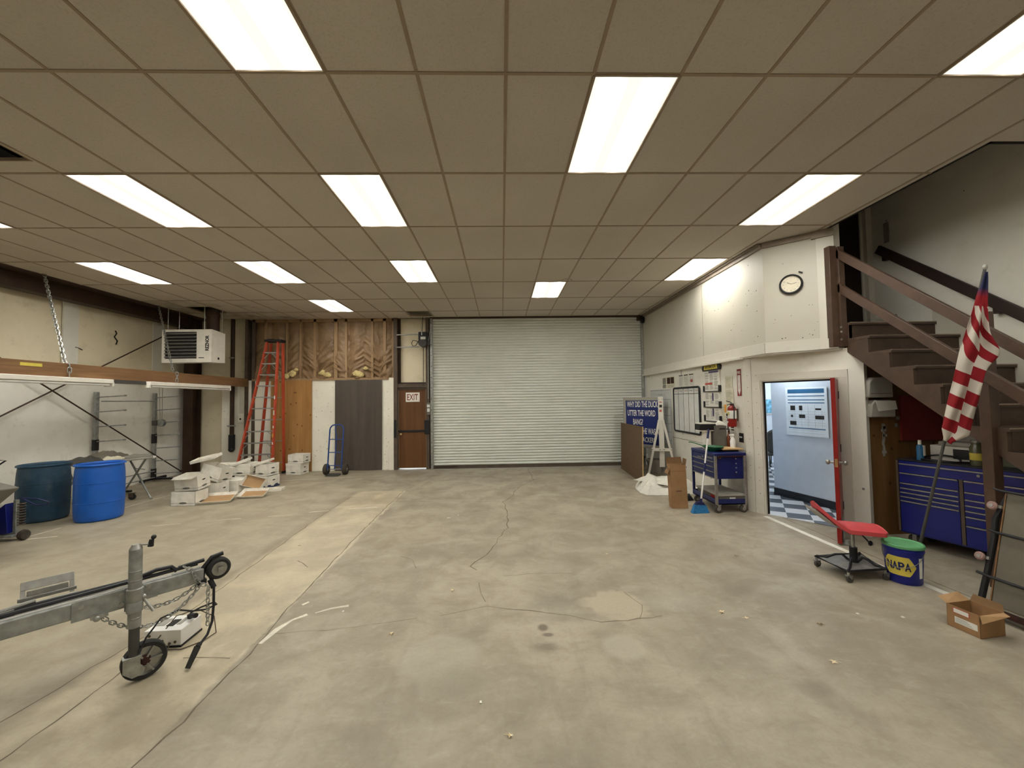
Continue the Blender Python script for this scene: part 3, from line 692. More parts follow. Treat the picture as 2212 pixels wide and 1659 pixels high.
m = MB(); m.b2((-.33, -.0235, .31), (.33, -.0225, .38), 0); m.b2((-.33, -.0235, .255), (.33, -.0225, .27), 0); m.b2((-.33, -.0235, .19), (.33, -.0225, .205), 0); m.b2((-.33, -.0235, .14), (.33, -.0225, .155), 0); m.b2((-.33, -.0235, -.29), (.33, -.0225, -.275), 0)
for (x, z, w_, h_) in [(-.24, .06, .09, .08), (-.09, .06, .06, .08), (.22, .045, .1, .03), (-.07, -.08, .11, .06), (.24, -.09, .15, .06), (-.24, -.2, .12, .07), (-.26, -.08, .04, .04)]: m.b2((x-w_/2, -.0235, z-h_/2), (x+w_/2, -.0225, z+h_/2), 1)
for k in range(9): m.b2((-.33, -.0235, -.36+k*.045), (.33, -.0228, -.358+k*.045), 2)
for k in range(5): m.b2((-.2+k*.12, -.0235, -.26), (-.198+k*.12, -.0228, .12), 2)
m.build('print', ['posterb', 'ink', 'inkg'], t)
t = thing('wall_picture', 'small blue picture on the far bright office wall', 'picture', (7.42, 10.99, 1.52))
m = MB(); m.b2((-.22, -.02, -.22), (.22, 0, .22)); m.build('frame', 'whiteb', t); m = MB(); m.b2((-.19, -.024, -.19), (.19, -.02, .19)); m.build('image', 'pic', t)
def office_chair(loc, rz, label):
    t = thing('waiting_chair', label, 'chair', loc, rz, 'dark waiting chairs in the office')
    m = MB(); m.box((0, 0, .45), (.5, .48, .07)); m.build('seat', 'greyd', t, bev=.03)
    m = MB(); m.T = Matrix.Translation((0, .25, .75)) @ Matrix.Rotation(-.15, 4, 'X'); m.lathe([(.001, .03), (.22, .03), (.25, 0), (.22, -.03), (.001, -.03)], (0, 0, 0), 24, 'y', sc=(1, 1.15)); m.build('backrest', 'greyd', t)
    for sx in (-1, 1):
        for sy in (-1, 1):
            m = MB(); m.cyl((sx*.22, sy*.2, .42), (sx*.24, sy*.24, 0), .014, n=8); m.build('leg', 'black', t)
    return t
office_chair((6.30, 9.35, .01), 2.9, 'dark office chair seen through the doorway, nearer of two')
office_chair((6.95, 10.35, .01), 3.3, 'dark rounded office chair by the far office wall')

# ============================================================ LEFT SIDE
# ---- hanging beam, chains, strip lights
m = MB(); m.b2((-6.78, 2.6, 2.25), (-6.68, 10.80, 2.465))
tag(m.build('hanging_beam', 'beam', bev=.004), 'long wooden beam hung from the ceiling on two chains along the left wall', 'beam')
m = MB(); m.b2((-6.679, 5.75, 2.385), (-6.677, 6.02, 2.43)); tag(m.build('sticker', 'yellow'), 'small yellow sticker on the side of the hanging wooden beam', 'sticker')
def chain_mesh(path, ll=.05, r=.004, w_=.015):
    m = MB(); P = [Vector(p) for p in path]; L = sum((b-a).length for a, b in zip(P, P[1:])); n = max(2, int(L/(ll*.72)))
    def at_(s_):
        for a, b in zip(P, P[1:]):
            d = (b-a).length
            if s_ <= d: return a+(b-a)*(s_/d), (b-a).normalized()
            s_ -= d
        return P[-1], (P[-1]-P[-2]).normalized()
    for k in range(n):
        p, t = at_(L*(k+.5)/n); a = Vector((0, 0, 1)) if abs(t.z) < .85 else Vector((.7, .7, 0)); u = t.cross(a).normalized(); v = t.cross(u)
        if k % 2: u = v
        ring = []
        h = ll/2-w_/2
        for q in range(6): ang_ = -PI/2+PI*q/5; ring.append(p+t*(h+math.cos(ang_)*w_*.55)+u*(math.sin(ang_)*w_*.6))
        for q in range(6): ang_ = PI/2+PI*q/5; ring.append(p+t*(-h+math.cos(ang_)*w_*.55)+u*(math.sin(ang_)*w_*.6))
        m.tube(ring, r, 5, True)
    return m
tag(chain_mesh([(-7.70, 6.93, CEIL), (-6.73, 6.38, 2.45), (-6.665, 6.38, 2.44), (-6.665, 6.38, 2.27)], .085, .007, .032).build('hanging_chain', 'galv'), 'light metal chain slanting from the ceiling to the near part of the wooden beam', 'chain', 'chains carrying the wooden beam')
tag(chain_mesh([(-7.70, 9.2, CEIL), (-6.74, 8.44, 2.46), (-6.665, 8.44, 2.44), (-6.665, 8.44, 2.28)], .085, .006, .03).build('hanging_chain', 'galv'), 'light metal chain passing in front of the wall heater down to the wooden beam', 'chain', 'chains carrying the wooden beam')
def strip(y0, y1, label):
    t = thing('strip_light', label, 'strip light', (-6.66, (y0+y1)/2, 2.25), 0, 'unlit strip lights under the beam')
    L = (y1-y0)/2
    m = MB(); m.b2((-.10, -L, -.07), (.06, L, -.0)); m.build('housing', 'white', t, bev=.006)
    m = MB(); m.cyl((-.06, -L+.05, -.09), (-.06, L-.05, -.09), .019, n=10); m.cyl((.02, -L+.05, -.09), (.02, L-.05, -.09), .019, n=10); m.build('tube', 'whiteb', t)
    for s_ in (-1, 1): 
        m = MB(); m.b2((-.09, s_*L-.02, -.12), (.05, s_*L+.02, -.05)); m.build('end_cap', 'white', t, bev=.004)
strip(4.6, 7.03, 'unlit strip light under the wooden beam, cut off by the left edge'); strip(7.75, 10.0, 'unlit strip light under the far half of the wooden beam')
m = MB(); m.b2((-6.74, 7.05, 2.19), (-6.66, 7.72, 2.25)); tag(m.build('cable_tray', 'greyd'), 'dark raceway between the two strip lights under the beam', 'raceway')
# ---- unit heater
t = thing('unit_heater', 'white unit heater with black louvres hung by rods near the far left corner', 'heater', (-7.14, 9.30, 2.76))
m = MB(); W2 = .555
m.b2((-W2, 0, 0), (W2, .02, .09)); m.b2((-W2, 0, .70), (W2, .02, .755)); m.b2((-W2, 0, .09), (-W2+.07, .02, .70)); m.b2((.22, 0, .09), (W2, .02, .70))
m.prism([(-W2, .02, 0), (W2, .02, 0), (W2, .02, .755), (-W2, .02, .755)], (0, .001, 0))
m.add([(-W2, .02, 0), (W2, .02, 0), (W2, .02, .755), (-W2, .02, .755), (-W2, .45, .02), (W2, .45, .02), (W2, .45, .72), (-W2, .45, .72)], [(0, 1, 5, 4), (1, 2, 6, 5), (2, 3, 7, 6), (3, 0, 4, 7), (4, 5, 6, 7)])
m.build('case', 'white', t, bev=.006)
m = MB(); m.b2((-W2+.06, .012, .08), (.23, .018, .71)); m.build('intake', 'black', t)
for k in range(8):
    m = MB(); m.box((-.13, -.012, .13+k*.076), (.70, .05, .012), rot=Matrix.Rotation(.6, 3, 'X')); m.build('louvre', 'alu', t)
text('brand_lettering', 'REZNOR', 'ink', t, (.455, -.003, .44), .085, .35, rx=(0, 0, 1), up=(-1, 0, 0), weight=.045)
m = MB(); m.b2((.27, -.003, .095), (.39, 0, .115)); m.build('badge', 'greyd', t); m = MB(); m.b2((.556, .2, .08), (.56, .25, .13)); m.build('badge', 'ink', t)
m = MB(); m.cyl((.30, .4, .72), (.30, .4, 1.28), .13, n=24); m.cyl((.30, .4, 1.13), (.30, .4, 1.2), .145, n=24); m.build('flue', 'steel', t)
for x, y in [(-.50, .10), (-.50, .42), (.32, .10), (.50, .42)]:
    m = MB(); m.cyl((x, y, .72), (x, y, CEIL-2.76), .008, n=6); m.build('rod', 'galv', t)
# ---- pipe rack on the left wall
def rackpost(y, label, z0):
    t = thing('pipe_rack', label, 'rack', (-8.25, y, 0), 0, 'pipe racks against the left wall')
    m = MB(); m.b2((-.05, -.04, z0), (.0, .04, 2.09)); m.build('post', 'galvt', t, bev=.004)
    m = MB(); m.b2((-.055, -.045, .9), (.005, .045, 1.12)); m.build('clamp', 'black', t); m = MB(); m.b2((-.055, -.045, .08), (.005, .045, .30)); m.build('clamp', 'black', t)
    for k in range(7):
        z = 1.98-k*.30
        m = MB(); m.cyl((0, 0, z), (.55, 0, z+.03), .011, n=8); m.cyl((.53, 0, z+.03), (.57, 0, z+.03), .018, n=8); m.build('arm', 'galvt', t)
    m = MB(); m.b2((-.05, -.35, .04), (0, .35, .09)); m.b2((-.03, -.03, .045), (.7, .03, .085)); m.build('foot', 'black', t)
    for q in (-.3, .3):
        m = MB(); m.cyl((-.02, q, .03), (.01, q, .03), .03, n=12); m.build('caster', 'black', t)
    return t
rackpost(8.45, 'pipe rack post with long arms, nearer of two, rising behind the bright blue drum', .05); rackpost(9.84, 'pipe rack post with long arms, farther of two, next to the corner column', .05)
m = MB(); m.cyl((-8.22, 8.5, 1.90), (-8.22, 9.8, 1.90), .011, n=8); m.cyl((-8.22, 8.5, .25), (-8.22, 9.8, .25), .011, n=8); m.cyl((-8.22, 8.5, .10), (-8.22, 9.8, .10), .011, n=8)
tag(m.build('tie_bar', 'galvt'), 'thin horizontal bars joining the two pipe rack posts', 'bar')
t = thing('chain_winch', 'small grey winch clamped on the far pipe rack post', 'winch', (-8.22, 9.84, 1.38))
m = MB(); m.b2((-.05, -.09, -.06), (.06, .06, .06)); m.build('body', 'greyd', t, bev=.01); m = MB(); m.lathe([(.001, -.04), (.085, -.04), (.085, -.03), (.05, -.03), (.05, .03), (.085, .03), (.085, .04), (.001, .04)], (.12, -.02, .0), 20, 'y'); m.build('drum', 'galvt', t)
m = MB(); m.cyl((.10, .02, .06), (.10, .02, .88), .004, n=5); m.cyl((.06, .02, .06), (.02, .02, .88), .004, n=5); m.build('line', 'steelg', t)

# ---- drums
def drum(loc, label, col, rz=0):
    t = thing('plastic_drum', label, 'drum', loc, rz, 'open plastic drums by the left wall')
    R = .298
    prof = [(.001, .006), (R*.93, .006), (R*.965, .03), (R*.982, .10), (R*.994, .20), (R*1.002, .30), (R*1.006, .40), (R*1.006, .50), (R*1.002, .60), (R*.992, .70), (R*.975, .78), (R*.95, .84), (R*.94, .855), (R*.99, .862), (R*1.0, .875), (R*.985, .888), (R*.93, .885), (R*.91, .86), (R*.93, .80), (R*.96, .55), (R*.95, .1), (R*.9, .02), (.001, .02)]
    m = MB(); m.lathe(prof, (0, 0, 0), 48); m.build('shell', col, t, ang=75)
    m = MB()
    for zz in (.29, .595): m.lathe([(R*1.0, zz-.006), (R*1.0+.005, zz-.002), (R*1.0+.005, zz+.002), (R*1.0, zz+.006)], (0, 0, 0), 48)
    m.build('ridge', col, t)
    m = MB(); m.lathe([(R*.97, .858), (R*1.025, .864), (R*1.03, .878), (R*.99, .89)], (0, 0, 0), 48); m.build('rim', col, t)
    return t
drum((-6.49, 6.72, 0), 'bright blue open plastic drum', 'bluedrum'); drum((-7.39, 6.74, 0), 'faded dark blue open plastic drum behind the grey tub cart', 'blueold')
# ---- folding table with clutter
t = thing('folding_table', 'grey folding table with crossed tube legs behind the bright blue drum', 'table', (-7.36, 7.74, 0), math.radians(66.5))
m = MB(); m.b2((-.55, -.38, .77), (.55, .38, .81)); m.build('tabletop', 'greyl', t, bev=.015)
m = MB(); m.tube([(.53, -.38, .79), (.58, -.34, .79), (.58, .34, .79), (.53, .38, .79)], .022, 8); m.build('edge_tube', 'whiteb', t)
for sx in (-.45, .45):
    for sy in (-1, 1):
        m = MB(); m.cyl((sx+.02*sy, sy*.34, .77), (sx+.02*sy, -sy*.46, .012), .017, n=8); m.cyl((sx+.02*sy, -sy*.46, .03), (sx+.02*sy, -sy*.46, 0), .022, n=8); m.build('leg', 'galvt', t)
m = MB(); m.cyl((.5, -.17, .55), (.5, .17, .55), .008, n=6); m.build('stretcher', 'galvt', t)
def scrap(name, loc, rz, sx, sy, h, col, label, cat):
    m = MB(); sd = random.random()*9
    m.grid(16, 12, lambda u, v: ((u-.5)*sx, (v-.5)*sy, .004+max(0, h*(math.sin(PI*u)*math.sin(PI*v))**.5*(.55+.9*noise.noise(Vector((u*4, v*4, sd)))))))
    m.grid(2, 2, lambda u, v: ((.5-u)*sx*.98, (v-.5)*sy*.98, 0))
    return tag(m.build(name, col, None, loc, rz, ang=60), label, cat)
scrap('plastic_wrap', (-7.42, 7.38, .811), .9, .5, .35, .12, 'greyd', 'crumpled dark plastic on the folding table, left of the pale cloth', 'plastic wrap')
scrap('cloth_scrap', (-7.22, 7.70, .811), .5, .32, .25, .08, 'papery', 'pale cloth scrap on the folding table', 'cloth')
scrap('grey_bag', (-7.50, 7.90, .811), 1.0, .62, .34, .16, 'pad', 'crumpled grey bag on the far side of the folding table', 'bag')
scrap('clear_sheet', (-7.08, 8.02, .811), 1.2, .42, .3, .06, 'greyl', 'shiny crumpled sheet at the near end of the folding table', 'plastic sheet')
t = thing('floor_caster', 'single black caster wheel on the floor right of the bright blue drum', 'caster', (-7.10, 7.98, 0), .4)
m = MB(); m.lathe([(.001, -.02), (.05, -.02), (.058, -.01), (.058, .01), (.05, .02), (.001, .02)], (0, 0, .058), 18, 'y'); m.build('wheel', 'rubber', t)
m = MB(); m.b2((-.09, -.03, .12), (.05, .03, .13)); m.b2((-.05, .024, .05), (.02, .03, .13)); m.b2((-.05, -.03, .05), (.02, -.024, .13)); m.build('fork', 'steelg', t)
# ---- tub cart and blue frame cut off by the left edge
t = thing('tub_cart', 'grey tub cart cut off by the left edge', 'cart', (-6.75, 4.85, 0), 0)
m = MB()
top = [(1.05, .12, .86), (-.9, 1.15, .86), (-1.45, -.2, .86), (.2, -1.5, .86)]; bot = [(.28, -.02, .10), (-.6, .35, .10), (-1.1, -.3, .10), (.0, -1.0, .10)]
n = 4; vs = [Vector(p) for p in bot]+[Vector(p) for p in top]
m.add(vs, [(3, 2, 1, 0)]+[(i, (i+1) % 4, (i+1) % 4+4, i+4) for i in range(4)]+[(4, 5, 6, 7)])
m.build('tub', 'grey', t, bev=.03, bseg=3)
m = MB(); m.tube([(-.75, 1.28, .86), (-.75, 1.30, 1.03), (-.95, 1.22, 1.05), (-1.35, 1.0, 1.02)], .018, 8); m.tube([(-.75, 1.28, .88), (-.55, 1.30, 1.02), (-.75, 1.30, 1.03)], .014, 8); m.build('handle', 'black', t)
m = MB(); m.lathe([(.001, -.03), (.08, -.03), (.09, 0), (.08, .03), (.001, .03)], (.1, .35, .09), 18, 'x'); m.build('wheel', 'rubber', t)
t = thing('wheeled_stand', 'blue wedge-shaped steel stand with a wheel between grey tub cart and faded drum', 'stand', (-6.62, 5.75, 0), math.radians(180))
m = MB(); m.prism([(.06, -.02, .10), (.62, -.02, .08), (.10, -.02, .50)], (0, .10, 0)); m.build('body', 'bluet', t, bev=.006)
m = MB(); m.b2((.0, .0, .06), (.04, .04, .54)); m.b2((-.02, -.04, .05), (.66, .10, .08)); m.build('frame', 'galvt', t, bev=.004)
m = MB(); 
for k in range(9): m.lathe([(.045, -.008), (.055, 0), (.045, .008)], (.01, -.02, .2+k*.035), 14)
m.build('spring', 'steelg', t)
m = MB(); m.lathe([(.001, -.03), (.06, -.03), (.07, -.01), (.07, .01), (.06, .03), (.001, .03)], (-.10, .03, .07), 22, 'x'); m.build('wheel', 'tyre', t)
m = MB(); m.tube([(-.02, 0, .56), (-.15, -.05, .45), (-.32, -.05, .45), (-.38, 0, .50), (-.30, .05, .55), (-.12, .05, .57), (-.02, .04, .57)], .008, 6); m.build('hose', 'navy', t)

# ---- step ladder
t = thing('step_ladder', 'tall orange fibreglass step ladder with aluminium steps', 'ladder', (-6.02, 10.05, 0))
fl, fr, tl, tr = Vector((-.42, -.12, 0)), Vector((.38, .02, 0)), Vector((.10, .27, 3.36)), Vector((.37, .27, 3.36))
bl, br, ul, ur = Vector((-.30, .62, 0)), Vector((.36, .60, 0)), Vector((.12, .40, 3.34)), Vector((.42, .40, 3.34))
for a, b in [(fl, tl), (fr, tr), (bl, ul), (br, ur)]:
    m = MB(); m.bar(a+Vector((0, 0, .04)), b, .035, .085, up=(0, 1, 0)); m.build('rail', 'orange', t, bev=.004)
    m = MB(); m.box(a+Vector((0, 0, .03)), (.06, .11, .06)); m.build('foot', 'black', t, bev=.005)
m = MB(); m.box((.26, .33, 3.39), (.42, .26, .06)); m.box((.22, .2, 3.42), (.16, .02, .02)); m.build('top_cap', 'black', t, bev=.01)
for k in range(11):
    f_ = (k+1)/12; a = fl.lerp(tl, f_); b = fr.lerp(tr, f_)
    m = MB(); m.box((a+b)/2, ((b-a).length-.03, .085, .028), rz=math.atan2((b-a).y, (b-a).x)); m.build('step', 'alu', t, bev=.003)
    a2 = bl.lerp(ul, f_); b2_ = br.lerp(ur, f_)
    if k % 2 == 0:
        m = MB(); m.cyl(a2, b2_, .01, n=6); m.build('back_bar', 'alu', t)
    if k < 4 or k > 8:
        for p, s_ in ((a, 1), (b, -1)):
            m = MB(); m.bar(p+Vector((.0, -.03, -.15)), p+Vector((s_*.13, -.03, -.01)), .015, .006, up=(0, 1, 0)); m.build('brace', 'alu', t)
for z, s_, c_ in [(1.95, .09, 'label'), (1.55, .16, 'label'), (1.22, .06, 'label'), (1.0, .12, 'tag'), (.82, .06, 'label')]:
    p = fr.lerp(tr, z/3.36); m = MB(); m.box(p+Vector((.0, -.046, 0)), (.024, .002, s_)); m.build('sticker', c_, t)

# ---- hand truck
t = thing('hand_truck', 'blue steel hand truck with two fat black tyres', 'hand truck', (-4.17, 10.17, 0))
fr_ = []
m = MB(); pth = [(-.17, .0, .15), (-.17, .14, 1.12)]+[(-.17+.12-.12*math.cos(a), .145+.01*math.sin(a), 1.12+.12*math.sin(a)) for a in (.4, .8, 1.2, 1.57)]
pth += [(-p[0], p[1], p[2]) for p in pth[::-1]]
m.tube(pth, .017, 10); m.build('frame', 'bluehand', t)
m = MB(); m.tube([(0-.035, .15, 1.24), (-.03, .13, 1.12), (.0, .12, .98), (.0, .10, .8), (0, 0, .15)], .012, 8); m.build('centre_bar', 'bluehand', t)
for z in (.88, .56, .24):
    m = MB(); m.cyl((-.17, .14*(z-.15)/.97, z), (.17, .14*(z-.15)/.97, z), .011, n=8); m.build('crossbar', 'bluehand', t)
m = MB(); m.b2((-.16, -.16, .012), (.16, 0, .022)); m.b2((-.16, -.01, .012), (.16, 0, .05)); m.build('toe_plate', 'greyd', t)
for s_ in (-1, 1):
    m = MB(); m.lathe([(.055, -.045), (.11, -.05), (.132, -.035), (.138, 0), (.132, .035), (.11, .05), (.055, .045)], (s_*.235, .09, .138), 26, 'x'); w_ = m.build('tyre', 'tyre', t)
    m = MB(); m.lathe([(.001, -.02), (.03, -.045), (.06, -.035), (.06, .035), (.03, .045), (.001, .02)], (s_*.235, .09, .138), 20, 'x'); m.build('hub', 'alu', t)
    m = MB(); m.bar((s_*.17, .02, .24), (s_*.20, .09, .14), .012, .03); m.build('axle_bracket', 'galv', t)
m = MB(); m.cyl((-.3, .09, .138), (.3, .09, .138), .012, n=8); m.build('axle', 'galv', t)

# ---- archive boxes
def abox(loc, rot, label, dims=(.40, .31, .25), lid=True, base='boxw', navy=False, open_=False, hand=True, oval=True, flap=False):
    t = thing('archive_box', label, 'box', loc, 0, 'white archive boxes', rot=rot)
    a, b, h = dims[0]/2, dims[1]/2, dims[2]; m = MB()
    th = .004
    for p, q in [((-a, -b, 0), (a, -b+th, h)), ((-a, b-th, 0), (a, b, h)), ((-a, -b, 0), (-a+th, b, h)), ((a-th, -b, 0), (a, b, h)), ((-a, -b, 0), (a, b, th))]: m.b2(p, q)
    if flap: m.add([(-a, -b, h), (a, -b, h), (a*.85, -b-.10, h-.02), (-a*.85, -b-.10, h-.02)], [(0, 1, 2, 3), (3, 2, 1, 0)])
    m.build('body', base, t)
    if lid:
        m = MB(); e = .006; m.b2((-a-e, -b-e, h-.055), (a+e, b+e, h+.006)); m.build('lid', base, t, bev=.003)
    pr = MB(); z0 = h*.62
    def oval_(cx_, cz, w_, hh, face, y_):
        pts = []
        for i in range(16):
            an = 2*PI*i/16; u, v = cx_+w_*math.cos(an), cz+hh*math.sin(an)
            pts.append({'f': (u, -b-y_, v), 'r': (a+y_, u, v), 'l': (-a-y_, u, v)}[face])
        pr.add(pts, [tuple(range(16))])
    if hand:
        oval_(0, z0, .045, .012, 'r', .002); oval_(0, z0, .045, .012, 'l', .002)
    m2 = None
    if pr.v: pr.build('hand_hole', 'ink', t)
    pr = MB()
    if oval: 
        oval_(0, .05, .07, .018, 'f', .002); oval_(0, .05, .07, .018, 'r', .002); pr.b2((-a, -b-.002, .045), (a, -b-.001, .05)); pr.b2((a+.001, -b, .045), (a+.002, b, .05))
    if navy:
        for i in range(12):
            x0 = -a+i*dims[0]/12; hh = .05+.02*math.sin(i*1.1); pr.b2((x0, -b-.002, 0), (x0+dims[0]/12, -b-.001, hh))
        for i in range(8):
            x0 = -b+i*dims[1]/8; hh = .05+.02*math.sin(i*1.3+1); pr.b2((a+.001, x0, 0), (a+.002, x0+dims[1]/8, hh))
    if pr.v: pr.build('print', 'boxn' if navy else 'boxg', t)
    return t
def lidbox(loc, rot, label, dims=(.42, .33, .06), open_up=True, name='box_lid', inside='cardl', splay=0.0):
    t = thing(name, label, 'box lid', loc, 0, 'loose archive box lids', rot=rot)
    a, b, h = dims[0]/2, dims[1]/2, dims[2]
    m = MB(); m.b2((-a, -b, 0), (a, b, .004), 1)
    k = splay
    for p in [((-a, -b, 0), (a, -b, 0), (a+k, -b-k, h), (-a-k, -b-k, h)), ((a, b, 0), (-a, b, 0), (-a-k, b+k, h), (a+k, b+k, h)), ((-a, b, 0), (-a, -b, 0), (-a-k, -b-k, h), (-a-k, b+k, h)), ((a, -b, 0), (a, b, 0), (a+k, b+k, h), (a+k, -b-k, h))]:
        P = [Vector(q) for q in p]; nrm = (P[1]-P[0]).cross(P[2]-P[1]).normalized()
        m.prism(P, nrm*-.005, 0)
    m.b2((-a, -b, -.004), (a, b, 0), 0)
    m.build('tray', ['boxw', inside], t); return t
abox((-5.70, 7.56, 0), (0, 0, .0), 'white archive box lying nearest, bottom left of the pile', (.43, .32, .25), lid=False, hand=False)
abox((-5.72, 7.66, .262), (.12, -.03, .02), 'white archive box with a splayed open flap standing on the nearest box', (.41, .32, .26), lid=False, flap=True)
abox((-5.60, 8.03, .0), (0, 0, .05), 'white archive box squeezed behind the nearest box', (.38, .30, .30), lid=False)
abox((-5.70, 8.20, .33), (-.10, .28, -.15), 'tilted white archive box on top of the pile, leaning right', (.42, .32, .27), lid=False, oval=True)
lidbox((-5.84, 8.16, .72), (.15, -.22, .1), 'white lid propped on top of the tilted box', (.44, .30, .05), inside='boxw')
abox((-5.48, 8.44, 0), (0, 0, -.12), 'low white archive box with dusty lid in the middle of the pile', (.46, .34, .27))
abox((-5.50, 9.00, 0), (0, 0, .04), 'white archive box with navy wave print at the back of the pile, underneath', (.44, .34, .27), navy=True, oval=False)
abox((-5.62, 8.98, .275), (0, 0, .0), 'white archive box with lid stacked at the back of the pile', (.46, .33, .24))
abox((-5.10, 8.95, 0), (0, 0, -.2), 'white archive box with navy base, bottom right of the pile', (.30, .34, .25), lid=False, navy=True, oval=False)
abox((-5.12, 8.97, .255), (0, 0, -.25), 'white archive box stacked top right of the pile', (.29, .34, .25), lid=False)
lidbox((-5.62, 8.90, .54), (.1, -.35, .2), 'white lid tilted on the back box, middle', (.36, .2, .04), inside='boxw')
lidbox((-5.17, 8.93, .52), (.05, -.3, .1), 'white lid lying on the top right box', (.34, .25, .04), inside='boxw')
lidbox((-5.98, 9.0, .46), (.05, .03, .2), 'white lid at the back left of the pile', (.40, .28, .05), inside='boxw')
abox((-5.98, 9.02, 0), (0, 0, .1), 'archive box coloured grey for shade at the back left under a loose lid', (.36, .30, .44), lid=False, base='boxg', oval=False)  # shade put into the colour: grey body instead of white card
lidbox((-5.02, 8.35, .20), (.95, .20, -.15), 'tray showing its brown cardboard inside, tilted on the pile', (.44, .24, .07))
lidbox((-4.83, 8.02, .045), (.30, 0, .1), 'flat lid with brown inside on the floor, right of the pile', (.42, .26, .05), splay=.03)
lidbox((-5.28, 7.66, .045), (.22, 0, .25), 'flat lid with brown inside on the floor in front of the pile', (.50, .34, .05), splay=.03)
lidbox((-4.78, 8.52, .006), (0, 0, .2), 'white lid upside down on the floor at the right end of the pile', (.46, .22, .05), inside='boxw')
abox((-5.26, 10.55, 0), (0, 0, -.15), 'white archive box on the floor against the orange plywood, lower of two', (.40, .34, .27))
abox((-5.22, 10.56, .28), (0, 0, -.08), 'white archive box stacked on another against the orange plywood', (.40, .34, .22), lid=False)

# ---- trailer tongue with jack wheel
TA = math.radians(48.9)
t = thing('trailer_tongue', 'galvanised trailer tongue with jack wheel reaching in from the left edge', 'trailer', (-2.45, 2.78, 0), TA)
m = MB(); m.b2((-1.5, 0, .50), (.38, .08, .60)); m.build('beam', 'galvt', t, bev=.008)
m = MB(); m.b2((-.28, -.008, .485), (-.02, 0, .605)); m.b2((.02, -.008, .50), (.12, 0, .60)); m.build('side_plate', 'galvt', t, bev=.002)
m = MB(); m.b2((-1.5, .03, .60), (.2, .055, .607)); m.b2((-.55, .06, .607), (-.10, .068, .625)); m.build('top_highlight', 'whiteb', t)  # painted highlight on the beam top, plus white edge of the member behind
for x, z in [(-.24, .57), (-.06, .58), (-.06, .515), (.07, .585), (.07, .52)]:
    m = MB(); m.cyl((x, -.02, z), (x, -.005, z), .014, n=6); m.build('bolt', 'galv', t)
m = MB(); m.tube([(-1.0, .10, .60), (-.6, .10, .62), (0, .06, .63), (.12, .05, .66), (.20, .05, .655), (.23, .04, .62)], .014, 8); m.tube([(-.9, .045, .62), (-.3, .05, .622), (.35, .05, .63)], .013, 8); m.build('brake_cable', 'black', t)
m = MB(); m.cyl((.24, .05, .635), (.39, .05, .645), .014, n=8); m.build('tube_end', 'black', t)
# coupler roller
m = MB(); m.lathe([(.03, -.035), (.066, -.035), (.078, -.018), (.078, .018), (.066, .035), (.03, .035)], (.47, .02, .57), 28, 'y'); m.build('coupler_roller', 'rubber', t)
m = MB(); m.lathe([(.001, -.038), (.048, -.04), (.052, -.03), (.052, .03), (.001, .03)], (.47, .02, .57), 24, 'y'); m.b2((.455, -.046, .555), (.487, -.038, .587)); m.build('roller_disc', 'alu', t)
m = MB(); m.tube([(.37, .02, .50), (.38, .02, .60), (.43, .02, .66), (.50, .02, .67)], .016, 8); m.b2((.34, -.005, .49), (.395, .05, .52)); m.build('coupler_hook', 'black', t)
# bracket upright behind
m = MB(); T0 = Matrix.Translation((-.37, .16, .62)); m.T = T0
m.box((0, .02, .10), (.22, .008, .05), rot=Matrix.Rotation(-.35, 3, 'X')); m.box((0, .0, .03), (.24, .03, .02)); m.box((-.10, .01, .06), (.02, .012, .11), rot=Matrix.Rotation(-.35, 3, 'X')); m.box((.10, .01, .06), (.02, .012, .11), rot=Matrix.Rotation(-.35, 3, 'X')); m.box((0, .012, .055), (.17, .012, .03)); m.b2((-.13, -.12, -.02), (.13, .02, -.005))
m.build('winch_bracket', 'alu', t, bev=.002)
m = MB(); m.cyl((-.75, .07, .62), (-.42, .10, .645), .012, n=8); m.cyl((-.85, .04, .615), (-.50, .06, .635), .006, n=6); m.b2((-.78, -.0, .60), (-.70, .12, .612)); m.build('lever_rod', 'alu', t)
m = MB(); m.grid(10, 8, lambda u, v: (-.95+.28*u+.02*math.sin(v*9), .01+.15*v, .605+.06*math.sin(PI*u)*math.sin(PI*v)+.01*math.sin(u*11))); m.build('strap_bundle', 'greyd', t)
m = MB(); m.tube([(-.83, .10, .66), (-.80, .07, .665), (-.765, .04, .64), (-.75, .03, .62)], .007, 6); m.build('hook', 'whiteb', t)
# jack
m = MB(); m.cyl((0, -.045, .36), (0, -.045, .86), .035, n=20); m.build('jack_outer_tube', 'galvt', t)
m = MB(); m.cyl((0, -.045, .17), (0, -.045, .37), .028, n=20); m.build('jack_inner_tube', 'greyd', t)
m = MB()
for z in (.66, .72, .42): m.lathe([(.035, -.004), (.037, 0), (.035, .004)], (0, -.045, z), 20)
m.build('tube_ring', 'galvt', t)
m = MB(); m.lathe([(.036, .455), (.043, .46), (.043, .52), (.040, .525), (.043, .53), (.043, .605), (.036, .61)], (0, -.045, 0), 20); m.b2((-.045, -.012, .46), (.045, 0, .61)); m.build('clamp', 'galvt', t)
m = MB(); m.cyl((.04, -.06, .535), (.085, -.10, .445), .009, n=8); m.ball((.04, -.055, .54), .018); m.build('clamp_handle', 'galv', t)
m = MB(); m.lathe([(.001, .89), (.02, .89), (.033, .865), (.035, .86)], (0, -.045, 0), 18); m.bar((0, -.045, .885), (.07, -.06, .875), .02, .008); m.build('crank', 'alu', t)
m = MB(); m.cyl((.07, -.06, .86), (.075, -.062, .905), .017, .013, n=10); m.ball((.085, -.062, .918), .015); m.build('crank_knob', 'black', t)
